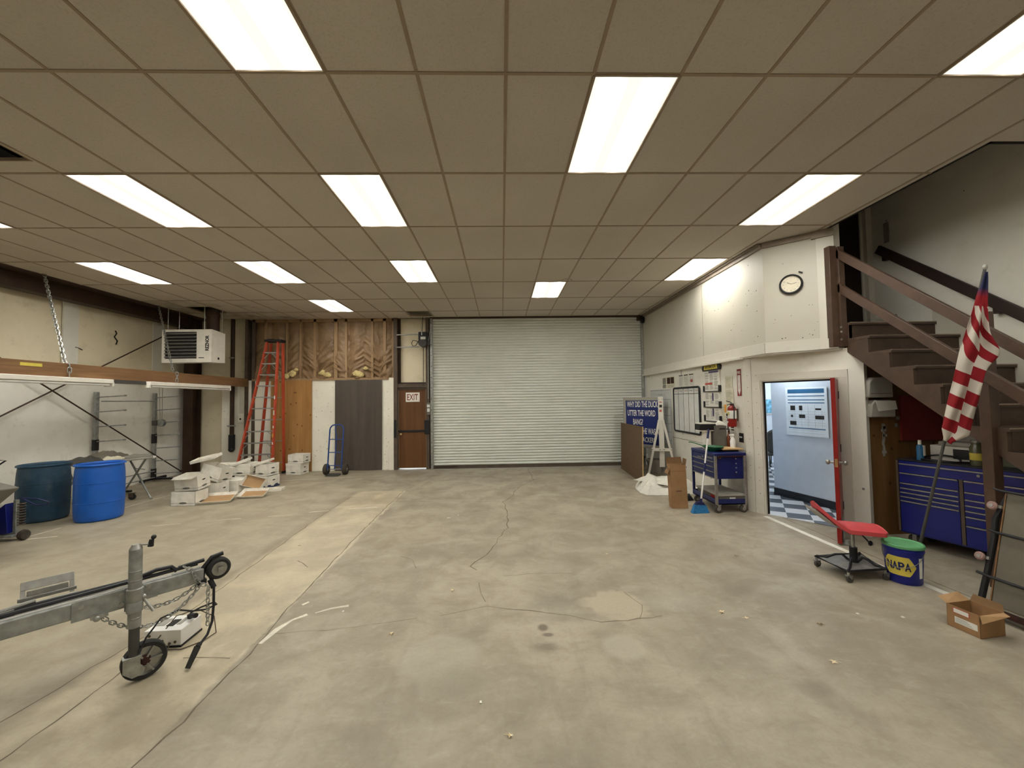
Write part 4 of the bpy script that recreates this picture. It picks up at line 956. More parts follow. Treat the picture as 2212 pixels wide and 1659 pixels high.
m = MB(); m.prism([(-.055, -.075, .175), (-.055, -.075, .09), (-.01, -.075, .045), (.045, -.075, .05), (.055, -.075, .085), (.03, -.075, .12), (.03, -.075, .175)], (0, .006, 0)); m.b2((-.055, -.075, .168), (.035, -.015, .178)); m.prism([(-.055, -.02, .175), (-.055, -.02, .09), (.0, -.02, .05), (.045, -.02, .06), (.03, -.02, .175)], (0, .006, 0)); m.build('wheel_fork', 'galv', t, bev=.002)
WC = (.055, -.045, .118)
m = MB(); m.lathe([(.088, -.026), (.112, -.028), (.117, -.02), (.117, .02), (.112, .026), (.088, .024)], (WC[0], WC[1]+.02, WC[2]), 40, 'y'); m.build('tyre', 'rubber', t)
m = MB(); m.lathe([(.02, -.01), (.09, -.012), (.096, -.026), (.096, .02), (.02, .01)], (WC[0], WC[1]+.02, WC[2]), 36, 'y')
for k in range(6):
    a = PI/3*k; m.bar((WC[0], WC[1]-.002, WC[2]), (WC[0]+.09*math.cos(a), WC[1]-.002, WC[2]+.09*math.sin(a)), .01, .014, up=(0, 1, 0))
m.build('rim', 'alu', t)
m = MB(); m.lathe([(.001, -.03), (.018, -.03), (.034, -.012), (.034, .02), (.001, .02)], (WC[0], WC[1]+.015, WC[2]), 14, 'y'); m.build('hub', 'rust', t)
def sag(a, b, s_, n=10):
    a = Vector(a); b = Vector(b); return [a.lerp(b, i/n)-Vector((0, 0, s_*4*(i/n)*(1-i/n))) for i in range(n+1)]
chain_mesh(sag((-.16, -.02, .485), (.37, .02, .49), .17), .036, .0035, .018).build('safety_chain', 'galv', t)
chain_mesh(sag((-.04, .07, .49), (.38, .06, .50), .09), .036, .0035, .018).build('safety_chain', 'galv', t)
chain_mesh([(.26, .0, .65), (.30, -.015, .62), (.33, -.02, .54), (.37, -.02, .49), (.40, -.02, .47), (.40, -.02, .19)], .036, .0035, .018).build('safety_chain', 'galv', t)
m = MB(); m.b2((-.20, -.03, .475), (-.12, 0, .50)); m.ball((-.17, -.02, .475), .02); m.build('shackle', 'galv', t)
m = MB(); m.tube([(.42, .02, .52), (.44, .0, .44), (.435, -.02, .32), (.42, -.05, .22), (.385, -.08, .15), (.33, -.11, .11)], .009, 8); m.cyl((.42, .02, .50), (.44, .0, .44), .018, n=10); m.build('light_cable', 'black', t)
m = MB(); m.cyl((.32, -.12, .11), (.255, -.17, .015), .021, .016, n=12); m.cyl((.32, -.12, .11), (.335, -.108, .12), .016, n=10); m.build('plug', 'rubber', t)
m = MB(); m.tube([(.02, -.08, .19), (.06, -.04, .26), (.14, 0, .34), (.24, .02, .35), (.32, .02, .31), (.40, .02, .29), (.46, .0, .31), (.44, -.02, .34), (.36, -.01, .33), (.30, 0, .31)], .006, 6); m.build('breakaway_cable', 'black', t)
# ---- white metal power box on the floor
t = thing('power_box', 'small white metal box with cables on the floor behind the jack wheel', 'box', (-2.55, 3.26, 0), .05)
m = MB(); m.b2((-.13, -.13, .012), (.13, .09, .125)); m.build('case', 'whiteb', t, bev=.004)
m = MB(); m.b2((-.135, -.135, .0), (.135, .095, .013)); m.build('base', 'black', t)
for x, z in [(-.09, .09), (-.0, .05), (.05, .03), (.09, .04)]:
    m = MB(); m.cyl((x, -.135, z), (x, -.128, z), .009, n=10); m.build('port', 'steelg', t)
m = MB(); m.b2((-.02, -.07, .125), (.03, .02, .13)); m.build('label', 'ink', t); m = MB(); m.b2((-.10, -.06, .125), (-.04, .04, .128)); m.b2((.04, -.05, .125), (.07, .05, .128)); m.build('label', 'greyl', t)
m = MB(); m.lathe([(.02, .12), (.022, .15), (.018, .155), (.001, .155)], (.08, .04, 0), 16); m.cyl((.10, .02, .155), (.16, -.02, .17), .018, n=10); m.build('connector', 'black', t)
m = MB(); m.tube([(.05, -.135, .04), (.07, -.17, .01), (.16, -.17, .006), (.25, -.08, .006), (.28, .03, .008), (.22, .1, .10), (.13, .08, .16)], .004, 6); m.tube([(-.08, -.16, .006), (-.02, -.14, .08), (.04, -.05, .19), (.07, .05, .17)], .004, 6); m.build('cable', 'steelg', t)
m = MB(); m.tube([(-3.1, 2.35, .47), (-2.9, 2.5, .46), (-2.62, 2.66, .49)], .003, 5); tag(m.build('brake_line', 'steel'), 'thin line hanging just below the trailer tongue near the left edge', 'line')

# ============================================================ RIGHT SIDE
# ---- stairs
t = thing('staircase', 'brown painted wooden staircase rising along the right wall', 'stairs', (4.6, 5.13, 0))
R_, G_ = .2115, .265
m = MB(); pts = [(0, 0.10, 2.43), (0, .10, 2.75), (0, 0, 2.75)]
n_st = 12
for k in range(1, n_st+1): pts += [(0, -(k-1)*G_, 2.75-k*R_), (0, -k*G_, 2.75-k*R_)]
yb = -n_st*G_
def zb(y): return 2.23-.8*(5.01-(y+5.13))
pts += [(0, yb-.03, max(0, zb(yb)))]
pts = [(0, p[1], p[2]) for p in pts] + [(0, .10, zb(.10))]
q = [p for p in pts[2:-1]]
m.prism([(0, .02, 2.75)]+[(p[0], p[1], p[2]) for p in pts[2:]], (-.042, 0, 0)); m.build('stringer', 'stair', t)
for k in range(n_st+1):
    z = 2.75-k*R_; y = -k*G_
    m = MB(); m.b2((-.045, y-.028, z-.035), (1.148, y+G_, z)); m.b2((-.046, y-.031, z-.012), (1.148, y-.027, z+.001), 1); m.build('tread', ['stair', 'nosing'], t)
    m = MB(); m.b2((0, y-.005, z-R_+.0), (1.148, y+.012, z-.036)); m.build('riser', 'stair', t)
m = MB(); m.prism([(.02, .0, zb(0)+.10), (.02, -3.1, zb(-3.1)+.10), (.02, -3.1, zb(-3.1)+.14), (.02, .0, zb(0)+.14)], (1.1, 0, 0)); m.build('underside_board', 'stair', t)
m = MB(); m.prism([(1.115, .02, 2.90), (1.115, .02, 2.45), (1.115, -3.0, 0.05), (1.115, -3.0, .50)], (.03, 0, 0)); m.build('wall_stringer', 'uwall', t)
t = thing('stair_railing', 'brown wooden railing with two sloping rails along the open side of the stairs', 'railing', (4.5, 5.2, 0))
def rail_(p, q, w_, h_, mt='rail'):
    m = MB(); m.bar(p, q, w_, h_); return m.build('rail', mt, t, bev=.004)
rail_((.0, 0, 3.70), (.0, -3.6, .70), .04, .10); rail_((.0, 0, 3.24), (.0, -3.6, .33), .04, .10)
m = MB(); m.b2((-.115, -.02, 2.44), (-.02, .08, 3.79)); m.b2((-.02, -.05, 2.44), (.06, .05, 3.77)); m.build('post', 'rail', t, bev=.004)
m = MB(); m.b2((.005, -1.59, 0), (.095, -1.50, 2.56)); m.build('post', 'rail', t, bev=.004)
m = MB(); 
for z in (2.53, 2.63, 2.69): m.cyl((.0-.03, -.056, z), (-.03, -.05, z), .014, n=8)
m.build('bolt', 'galv', t)['kind'] = 'stuff'
t = thing('wall_handrail', 'dark brown handrail sloping along the white wall above the stairs', 'handrail', (5.68, 5.83, 0))
m = MB(); m.bar((0, 0, 3.98), (0, -3.4, 1.18), .04, .12); m.build('rail', 'raild', t, bev=.006)
for y in (-.10, -1.4, -2.6):
    m = MB(); m.b2((0, y-.04, 3.98+y*.823-.12), (.068, y+.04, 3.98+y*.823-.02)); m.build('bracket', 'raild', t)
m = MB(); m.b2((5.735, 5.70, 4.05), (5.749, 5.78, 4.35)); tag(m.build('wall_plate', 'greyl'), 'small grey plate on the white stair wall beside the dark doorway', 'plate')

# ---- wall clock
CA = math.atan2(-.54, .62)
t = thing('wall_clock', 'round wall clock with black rim on the white soffit', 'clock', (4.103, 5.521, 3.37), CA)
m = MB(); m.lathe([(.115, -.035), (.128, -.04), (.14, -.02), (.142, 0)], (0, 0, 0), 40, 'y'); m.lathe([(.115, -.035), (.118, 0)], (0, 0, 0), 40, 'y'); m.build('rim', 'black', t)
m = MB(); m.lathe([(.001, -.018), (.118, -.018)], (0, 0, 0), 40, 'y'); m.build('face', 'clockf', t)
m = MB(); m.bar((0, -.021, 0), (-.045, -.021, .03), .004, .008, up=(0, 1, 0)); m.build('hour_hand', 'ink', t)
m = MB(); m.bar((0, -.021, 0), (.07, -.021, .012), .003, .006, up=(0, 1, 0)); m.build('minute_hand', 'ink', t)
for k in range(1, 13):
    a = PI/2-k*PI/6; text('numeral', str(k), 'inkg', t, (.09*math.cos(a), -.0195, .09*math.sin(a)), .018)
m = MB(); m.box((4.19, 5.446, 3.52), (.05, .006, .018), rot=Matrix.Rotation(CA, 3, 'Z') @ Matrix.Rotation(.5, 3, 'Y')); tag(m.build('wall_mark', 'ink'), 'dark torn mark on the soffit just above the clock', 'mark')

# nail holes and chips in the white boards
m = MB()
def dot(p, n, r_):
    n = Vector(n).normalized(); u = Vector((0, 0, 1)); v = n.cross(u); p = Vector(p)+n*.0012
    m.add([p+(u*math.cos(a)+v*math.sin(a))*r_*random.uniform(.7, 1.3) for a in [i*PI/3.5 for i in range(7)]], [tuple(range(7))])
rs = random.Random(3)
for k in range(52):
    y = 5.9+4.7*rs.random()**1.4; dot((3.86, y, 2.62+1.25*rs.random()), (-1, 0, 0), rs.choice([.005, .007, .010]))
for k in range(14):
    f_ = .08+.7*rs.random(); dot((3.86+.62*f_, 5.75-.54*f_, 2.6+.45*rs.random()**2 if k < 9 else 2.6+1.3*rs.random()), (-.54, -.62, 0), rs.choice([.005, .008]))
for z in [.3+.2*i for i in range(10)]:
    p = onD(o0-.06, .021); dot((p.x, p.y, z+.02*rs.random()), (dv.y, -dv.x, 0), .006)
    p = onD(.06, .013); dot((p.x, p.y, z+.05*rs.random()), (dv.y, -dv.x, 0), .006)
for k in range(26): dot((3.90, 6.7+3.8*rs.random(), .1+2.2*rs.random()), (-1, 0, 0), rs.choice([.004, .006]))
for k in range(16): dot((3.90, 7.3+1.6*rs.random(), .28+.12*rs.random()), (-1, 0, 0), .016)
for k in range(40):
    x = rs.choice([rs.uniform(-5.0, -4.45), rs.uniform(-3.14, -3.0)]); dot((x, 10.86 if x < -3.02 else 10.80, .2+2.1*rs.random()), (0, -1, 0), rs.choice([.006, .009]))
struct(m, 'trim_16', 'steelg')
# ---- things on the lower right wall (x = 3.90, facing the room)
RW = -PI/2
def on_wall(name, label, cat, y, z, x=3.897, group=None): return thing(name, label, cat, (x, y, z), RW, group)
def sheet(mb, x0, x1, z0, z1, d=.003, mi=0, y=0): mb.b2((x0, -d-y, z0), (x1, -y-.0002, z1), mi)
t = on_wall('whiteboard', 'white planner board with black rounded frame and five columns', 'whiteboard', 8.40, 1.535)
W2, H2 = .59, .47
rr = []
for (cx_, cz, a0) in [(W2-.05, H2-.05, 0), (-W2+.05, H2-.05, PI/2), (-W2+.05, -H2+.05, PI), (W2-.05, -H2+.05, 1.5*PI)]:
    for i in range(5): a = a0+PI/2*i/4; rr.append((cx_+.05*math.cos(a), -.018, cz+.05*math.sin(a)))
m = MB(); m.tube(rr, .020, 8, True); m.build('frame', 'black', t)
m = MB(); m.prism([(p[0], -.004, p[2]) for p in rr], (0, -.010, 0)); m.build('panel', 'whitebd', t)
m = MB()
for k in range(1, 5): sheet(m, -W2+k*.236-.004, -W2+k*.236+.004, -H2, H2, .0165, y=.0)
sheet(m, -W2, W2, .335, .345, .0165); m.build('ruling', 'ink', t)
for k, d_ in enumerate(['Monday', 'Tuesday', 'Wednesday', 'Thursday', 'Friday']): text('day_lettering', d_, 'redl' if k % 2 == 0 else 'ink', t, (-W2+.118+k*.236, -.0175, .40), .035, .14)
t = on_wall('calendar_board', 'large grey-white wall chart with boxed rows behind the letter sign', 'chart', 9.80, 1.36)
m = MB(); sheet(m, -.64, .64, -.64, .64, .012); m.build('panel', 'whitebd', t)
m = MB()
for k in range(6): sheet(m, -.62, .62, -.55+k*.19, -.545+k*.19, .0135)
for x in (-.62, -.31, 0, .31, .62): sheet(m, x-.003, x+.003, -.55, .40, .0135)
sheet(m, -.62, .62, .615, .62, .0135); m.build('ruling', 'ink', t)
text('heading', '+  Calendar  +', 'inkg', t, (0, -.0135, .52), .05, .55)
t = on_wall('photo_sheets', 'row of printed sheets with dark photos, upper left of the planner board', 'poster', 9.30, 2.16)
m = MB(); sheet(m, -.34, .34, -.14, .12); m.build('sheet', 'papery', t)
m = MB()
for x, c_ in [(-.23, 0), (.02, 1), (.22, 1)]: sheet(m, x-.09, x+.09, -.04, .105, .0042, c_)
for k in range(5): sheet(m, -.08, .30, -.07-k*.013, -.066-k*.013, .0042, 0)
sheet(m, -.32, -.14, -.13, -.05, .0042, 0); m.build('print', ['inkg', 'rust'], t)
t = on_wall('notice_sheets', 'three white notice sheets side by side directly above the planner board', 'poster', 8.40, 2.17)
m = MB()
for x in (-.24, .0, .24): sheet(m, x-.11, x+.11, -.13, .12)
m.build('sheet', 'paper', t)
m = MB()
for x in (-.24, 0, .24):
    sheet(m, x-.09, x+.09, .09, .11, .0042, 0)
    for k in range(11): sheet(m, x-.085, x+.085, -.11+k*.017, -.105+k*.017, .0042, 1)
sheet(m, .20, .30, -.06, .0, .0042, 2); m.build('print', ['ink', 'inkg', 'redl'], t)
t = on_wall('document_rack', 'tall wall rack of printed notices under a dark yellow-lettered header', 'document rack', 7.33, 1.36)
m = MB(); m.prism([(-.30, -.005, .93), (.30, -.005, .93), (.33, -.005, .99), (.25, -.005, 1.07), (-.25, -.005, 1.07), (-.33, -.005, .99)], (0, -.03, 0)); m.build('header', 'black', t)
m = MB(); m.prism([(-.24, -.036, .95), (.24, -.036, .95), (.22, -.036, 1.05), (-.22, -.036, 1.05)], (0, -.001, 0)); m.build('header_panel', 'yellow', t)
text('header_lettering', 'INFORMATION', 'ink', t, (0, -.0385, 1.0), .06, .36, weight=.02)
for z0, z1 in [(.55, .92), (.26, .53), (0.0, .25)]:
    m = MB(); sheet(m, -.26, .26, z0, z1, .02)
    m.build('notice', 'paper', t)
    m = MB()
    for i in range(3):
        for k in range(int((z1-z0)/.014)-3): 
            if random.random() < .82: sheet(m, -.235+i*.165, -.235+i*.165+random.uniform(.09, .14), z0+.03+k*.014, z0+.036+k*.014, .0212, 0)
    if z0 > .5: sheet(m, -.24, .02, z0+.12, z0+.155, .022, 1); sheet(m, -.10, .24, z1-.035, z1-.005, .022, 2)
    else: sheet(m, .0, .05, z1-.16, z1-.02, .022, 2)
    m.build('print', ['inkg', 'redl', 'steam'], t)
    for x in (-.27, .27):
        m = MB(); m.b2((x-.015, -.045, z0-.02), (x+.015, 0, z0+.10)); m.build('clip', 'black', t, bev=.003)
for z in (.53, .24, -.02):
    m = MB(); m.b2((-.27, -.045, z), (.27, -.0, z+.02)); m.build('ledge', 'greyd', t)
for y, z, w_, h_, lb in [(6.80, 2.06, .22, .20, 'cream note sheet right of the tall document rack, topmost of its column'), (6.79, 1.80, .24, .27, 'cream printed sheet below the topmost note right of the rack'), (6.80, 1.57, .24, .20, 'cream sheet half behind the extinguisher, above the notice sign'), (6.99, 1.52, .16, .28, 'pale green-tinted sheet right beside the document rack')]:
    t = on_wall('paper_note', lb, 'paper', y, z, group='paper notes around the extinguisher')
    m = MB(); m.grid(6, 6, lambda u, v: ((u-.5)*w_, -.004-.012*(u-.5)**2*(1-v), (v-.5)*h_)); m.build('sheet', 'papery', t)
    m = MB()
    for k in range(int(h_/.018)-2): m.b2((-w_*.4, -.0065-.001, -h_/2+.02+k*.018), (w_*random.uniform(.1, .4), -.006, -h_/2+.024+k*.018))
    m.build('print', 'inkg', t)
t = on_wall('notice_sign', 'small white NOTICE sign below the extinguisher notes', 'sign', 6.80, 1.33)
m = MB(); sheet(m, -.15, .15, -.13, .14, .004); m.build('plate', 'paper', t)
m = MB(); sheet(m, -.14, .14, .04, .125, .0052); m.build('band', 'bluec', t)
text('lettering', 'NOTICE', 'whiteb', t, (0, -.0062, .083), .05, .22, weight=.02)
m = MB(); sheet(m, -.09, -.05, -.09, .0, .0052); sheet(m, -.12, -.02, -.10, -.08, .0052); sheet(m, .02, .11, -.02, 0, .0052); sheet(m, .02, .11, -.06, -.04, .0052); sheet(m, .02, .11, -.10, -.08, .0052); m.build('pictogram', 'ink', t)
t = on_wall('extinguisher_sign', 'tall narrow red-edged FIRE EXTINGUISHER arrow sign above the extinguisher', 'sign', 6.50, 2.03)
m = MB(); sheet(m, -.055, .055, -.22, .22, .004); m.build('plate', 'redsign', t)
m = MB(); sheet(m, -.036, .036, -.13, .12, .0052); m.prism([(-.036, -.0042, -.13), (.036, -.0042, -.13), (0, -.0042, -.205)], (0, -.001, 0)); m.build('arrow', 'paper', t)
text('lettering', 'FIRE', 'paper', t, (0, -.006, .165), .045, .085, weight=.02)
for k, ch in enumerate('EXTINGUISHER'): text('lettering', ch, 'redsign', t, (0, -.0065, .105-k*.0185), .0145, .020 if ch != 'I' else .006, weight=.02)
t = thing('fire_extinguisher', 'red fire extinguisher with orange tag hung on the white wall', 'fire extinguisher', (3.80, 6.58, 1.30), RW)
m = MB(); m.lathe([(.001, 0), (.06, .005), (.068, .03), (.068, .27), (.058, .32), (.03, .345), (.022, .36)], (0, 0, 0), 28); m.build('cylinder', 'red', t)
m = MB(); m.lathe([(.069, .14), (.070, .145), (.070, .27), (.069, .272)], (0, 0, 0), 28); m.b2((-.04, -.073, .18), (.0, -.07, .22), 1); m.b2((.01, -.073, .2), (.04, -.068, .25), 2); m.build('label', ['label', 'ink', 'yellow'], t)
m = MB(); m.lathe([(.022, .355), (.028, .37), (.022, .39), (.001, .39)], (0, 0, 0), 14); m.bar((0, 0, .40), (-.11, -.02, .43), .016, .01); m.bar((0, 0, .385), (-.10, -.02, .36), .016, .01); m.build('valve', 'black', t)
m = MB(); m.tube([(.02, 0, .375), (.07, -.01, .38), (.09, -.01, .33), (.085, -.01, .22), (.08, -.01, .12)], .009, 8); m.build('hose', 'black', t)
m = MB(); m.b2((-.075, -.082, .24), (-.015, -.079, .37)); m.build('inspection_tag', 'tag', t)
m = MB(); m.b2((-.02, .068, .1), (.02, .098, .3)); m.build('hanger', 'steelg', t)
m = MB(); m.prism([(-.05, -.071, .11), (.03, -.071, .085), (-.05, -.071, .06)], (0, -.001, 0)); m.build('arrow_mark', 'label', t)
t = on_wall('wall_outlet', 'black electrical outlet plate near the office door casing', 'outlet', 6.49, 1.13)
m = MB(); m.b2((-.055, -.012, -.075), (.055, 0, .075)); m.build('plate', 'black', t, bev=.003)
m = MB(); m.b2((-.03, -.02, -.0), (-.01, -.012, .02)); m.b2((.01, -.02, 0), (.03, -.02+.008, .02)); m.build('socket', 'whiteb', t)

# ---- letter board sign on A-frame
A_, B_ = Vector((3.13, 10.18)), Vector((3.66, 9.27)); SA = math.atan2((B_-A_).y, (B_-A_).x); SW = (B_-A_).length
t = thing('letter_sign', 'navy letter board about a duck standing in a white A-frame', 'sign', ((A_.x+B_.x)/2, (A_.y+B_.y)/2, 0), SA)
m = MB(); w2 = SW/2; m.b2((-w2+.05, -.02, .68), (w2, .02, 1.74)); m.build('board', 'navysign', t)
m = MB(); m.b2((-w2-.03, -.035, .60), (-w2+.05, .035, 1.82)); m.b2((-w2-.03, -.034, 1.745), (w2+.02, .034, 1.82)); m.b2((-w2-.03, -.034, .60), (w2+.02, .034, .69)); m.b2((w2-.01, -.034, .60), (w2+.03, .034, 1.82)); m.build('frame', 'greyl', t, bev=.004)
for k, (s_, wd, xo) in enumerate([('WHY DID THE DUCK', .93, .03), ('UTTER THE WORD', .84, .0), ('BANG?', .30, -.10), ('BECAUSE SHE WAS A', .95, .035), ('QUACKERS', .52, .14)]):
    text('line_of_letters', s_, 'whiteb', t, (xo, -.024, 1.65-k*.215), .145, wd, weight=.018)
# A-frame
t2 = thing('sign_stand', 'white wooden A-shaped stand holding the navy letter board', 'stand', (3.60, 9.06, 0), math.atan2(-.37, .93))
m = MB(); m.b2((-.055, -.02, .24), (.055, .02, 1.82)); m.build('upright', 'trim', t2, bev=.003)
m = MB(); m.b2((-.03, -.0215, 1.58), (.03, -.0205, 1.64)); m.b2((-.03, -.0215, 1.69), (.03, -.0205, 1.71), 1); m.b2((-.03, -.0215, 1.48), (.02, -.0205, 1.53), 1); 
for x in (-.03, .03): m.b2((x-.006, -.023, 1.76), (x+.006, -.0205, 1.775), 0)
m.build('labels', ['ink', 'redl'], t2)
for s_ in (-1, 1):
    m = MB(); m.bar((s_*.04, -.04, 1.30), (s_*.30, -.04, .05), .05, .035, up=(0, 1, 0)); m.build('leg', 'trim', t2, bev=.003)
    m = MB(); m.b2((s_*.30-.05, -.20, 0), (s_*.30+.03, .06, .05)); m.build('foot', 'trim', t2, bev=.003)
m = MB(); m.b2((-.22, -.062, .60), (.22, -.04, .67)); m.build('crossbar', 'trim', t2, bev=.003)
m = MB(); 
for x in (-.20, -.04, .05, .20): m.cyl((x, -.066, .635), (x, -.06, .635), .01, n=8)
m.build('bolt', 'ink', t2)['kind'] = 'stuff'
# ---- brown sheet leaning
m = MB(); P0, P1 = Vector((3.05, 10.38)), Vector((2.93, 8.46)); 
m.prism([(P0.x, P0.y, 0), (P1.x, P1.y, 0), (P1.x+.035, P1.y+.02, 1.19), (P0.x+.03, P0.y+.02, 1.17)], (.018, .002, 0), 0)
m.prism([(P1.x-.001, P1.y-.006, 0), (P1.x+.019, P1.y-.006, 0), (P1.x+.054, P1.y+.014, 1.195), (P1.x+.034, P1.y+.014, 1.195)], (0, .006, 0), 1)
tag(m.build('plywood_sheet', ['plyr', 'lwood']), 'brown wood sheet standing on edge in front of the letter board', 'plywood sheet')
# pots behind
def pot(loc, label, r=.19, h=.34, col='greyd'):
    t = thing('plastic_pot', label, 'pot', loc, 0, 'dark pots under the letter board')
    m = MB(); m.lathe([(.001, 0), (r*.72, 0), (r*.95, h), (r*1.05, h), (r*1.05, h+.03), (r*.9, h+.03), (r*.68, .03), (.001, .03)], (0, 0, 0), 28); m.build('shell', col, t)
    m = MB(); m.lathe([(.001, h-.06), (r*.88, h-.06)], (0, 0, 0), 28); m.build('filling', 'dark', t)
pot((3.35, 9.98, 0), 'dark pot under the letter board behind the brown sheet, left of two', .18, .33); pot((3.66, 9.66, 0), 'squat grey pot under the letter board, right of two', .20, .30, 'greyl')
# ---- crumpled white sheet on the floor
def cloth(name, label, cat, outline, h, col, seed, loc):
    m = MB(); cx_ = sum(p[0] for p in outline)/len(outline); cy_ = sum(p[1] for p in outline)/len(outline); n = len(outline); K = 26; S_ = 9
    ring = []
    for i in range(n*S_):
        k = i/S_; a = int(k) % n; b = (a+1) % n; f_ = k-int(k); f_ = f_*f_*(3-2*f_); ring.append((outline[a][0]*(1-f_)+outline[b][0]*f_, outline[a][1]*(1-f_)+outline[b][1]*f_))
    L = len(ring); vs = []
    for r_i in range(K+1):
        q_ = r_i/K
        for (x, y) in ring:
            X = cx_+(x-cx_)*q_; Y = cy_+(y-cy_)*q_
            nz = abs(noise.noise(Vector((X*2.6, Y*3.4, seed))))*1.3+abs(noise.noise(Vector((X*8+Y*4, Y*11-X*2, seed+3))))*.9
            vs.append((X, Y, .006+h*(1-q_**5)*(.45+nz)))
    fs = [(r_i*L+i, r_i*L+(i+1) % L, (r_i+1)*L+(i+1) % L, (r_i+1)*L+i) for r_i in range(K) for i in range(L)]
    m.add(vs, fs)
    return tag(m.build(name, col, None, loc, ang=50), label, cat)
cloth('dust_sheet', 'crumpled white dust sheet on the floor between brown sheet and upright carton', 'sheet', [(-.42, -.30), (-.36, -.5), (.05, -.56), (.55, -.5), (.85, -.1), (.8, .35), (.3, .5), (.0, .75), (-.25, .45), (-.38, .1)], .15, 'tarp', 2.2, (3.02, 7.95, 0))
scrap('dust_sheet', (3.08, 7.98, .16), -.9, .75, .62, .12, 'tarp', 'upper fold of white sheet piled against the upright carton', 'sheet')
# ---- upright carton
t = thing('cardboard_carton', 'tall narrow brown carton standing upright and open beside the tool cart', 'carton', (2.88, 6.62, 0), -.10)
m = MB(); a, b, h = .125, .085, .70
m.T = Matrix.Rotation(-.03, 4, 'Y')
for p, q in [((-a, -b, 0), (a, -b+.004, h)), ((-a, b-.004, 0), (a, b, h)), ((-a, -b, 0), (-a+.004, b, h)), ((a-.004, -b, 0), (a, b, h)), ((-a, -b, 0), (a, b, .004))]: m.b2(p, q)
m.build('body', 'card', t)
m = MB(); m.T = Matrix.Rotation(-.03, 4, 'Y'); m.add([(-a, b, h), (a, b, h), (a*.95, b+.03, h+.10), (-a, b+.03, h+.10)], [(0, 1, 2, 3), (3, 2, 1, 0)]); m.build('flap', 'card', t)
m = MB(); m.T = Matrix.Rotation(-.03, 4, 'Y'); m.add([(a, -b, h), (a, b, h), (a+.02, b, h+.09), (a+.02, -b, h+.09)], [(0, 1, 2, 3), (3, 2, 1, 0)]); m.build('flap', 'cardl', t)
m = MB(); m.T = Matrix.Rotation(-.03, 4, 'Y'); m.add([(-a, -b, h*.92), (-a, b, h*.92), (-a-.05, b, h-.14), (-a-.05, -b, h-.14)], [(0, 1, 2, 3), (3, 2, 1, 0)]); m.build('flap', 'cardl', t)
m = MB(); m.T = Matrix.Rotation(-.03, 4, 'Y'); m.b2((-.05, -b-.0015, .27), (.04, -b-.0005, .29)); m.b2((-a, -b-.0012, .60), (a, -b-.0004, .604)); m.build('print', 'plyr', t)
# ---- tool cart
t = thing('tool_cart', 'blue rolling tool cart with drawers against the right wall', 'tool cart', (3.54, 6.60, 0))
X0_, X1_, Y0_, Y1_ = -.24, .24, -.38, .38
m = MB(); m.b2((X0_+.02, Y0_+.02, .52), (X1_-.02, Y1_-.02, .88)); m.build('drawer_case', 'bluec', t, bev=.004)
m = MB(); m.b2((X0_-.01, Y0_-.01, .88), (X1_+.01, Y1_+.01, .925)); m.build('lid', 'bluec', t, bev=.008)
for k, (z0, z1) in enumerate([(.78, .87), (.70, .77), (.62, .69), (.53, .61)]):
    m = MB(); m.b2((X0_-.002, Y0_+.04, z0), (X0_+.02, Y1_-.04, z1)); d_ = m.build('drawer', 'bluec', t, bev=.003)
    m = MB(); m.b2((X0_-.016, Y0_+.05, z0-.004), (X0_, Y1_-.05, z0+.010)); m.build('drawer_handle', 'alu', d_)
m = MB(); m.b2((X0_-.004, -.02, .81), (X0_-.001, .02, .84)); m.b2((X0_-.004, -.3, .825), (X0_-.002, -.12, .845)); m.b2((X0_-.004, .05, .80), (X0_-.002, .18, .815)); m.build('badge', 'alu', t)
for x in (X0_+.012, X1_-.012):
    for y in (Y0_+.012, Y1_-.012):
        m = MB(); m.b2((x-.018, y-.018, .13), (x+.018, y+.018, .88)); m.build('upright', 'alu' if y < 0 else 'bluec', t, bev=.003)
m = MB(); m.b2((X0_, Y0_, .13), (X1_, Y1_, .145)); m.b2((X0_, Y0_, .13), (X1_, Y0_+.01, .215)); m.b2((X0_, Y1_-.01, .13), (X1_, Y1_, .215)); m.b2((X0_, Y0_, .13), (X0_+.01, Y1_, .215)); m.b2((X1_-.01, Y0_, .13), (X1_, Y1_, .215)); m.build('bottom_tray', 'bluec', t)
for x in (X0_+.04, X1_-.04):
    for y in (Y0_+.05, Y1_-.05):
        m = MB(); m.lathe([(.001, -.02), (.05, -.02), (.06, -.012), (.06, .012), (.05, .02), (.001, .02)], (x, y-.02, .06), 20, 'y'); m.build('caster_wheel', 'greyd', t)
        m = MB(); m.lathe([(.001, -.022), (.028, -.022), (.028, .022), (.001, .022)], (x, y-.02, .06), 14, 'y'); m.b2((x-.03, y-.05, .12), (x+.04, y+.03, .13)); m.b2((x-.012, y-.046, .05), (x+.03, y-.042, .13)); m.build('caster_fork', 'alu', t)
m = MB(); 
for z in (.83, .755, .69, .62): m.ball((.10, Y0_+.018, z), .011, 8)
m.build('rivet', 'alu', t)['kind'] = 'stuff'
m = MB(); m.lathe([(.02, -.008), (.028, 0), (.02, .008), (.012, 0), (.02, -.008)], (-.17, Y0_-.01, .86), 18, 'y'); m.tube([(-.2, Y0_-.012, .875), (.2, Y0_-.012, .875)], .008, 8); m.build('side_handle', 'rust', t)
t = thing('parts_case', 'grey parts case lying on the bottom tray of the tool cart', 'case', (3.55, 6.58, .146))
m = MB(); m.b2((-.20, -.34, 0), (.21, .34, .11)); m.build('body', 'grey', t, bev=.006); m = MB(); m.b2((-.215, -.355, .11), (.22, .355, .135)); m.build('lid', 'greyl', t, bev=.004)
m = MB(); m.b2((-.03, -.345, .01), (.06, -.341, .09)); m.b2((-.215, -.30, .02), (-.201, -.12, .10), 1); m.build('label', ['label', 'red'], t)
ZT = .926
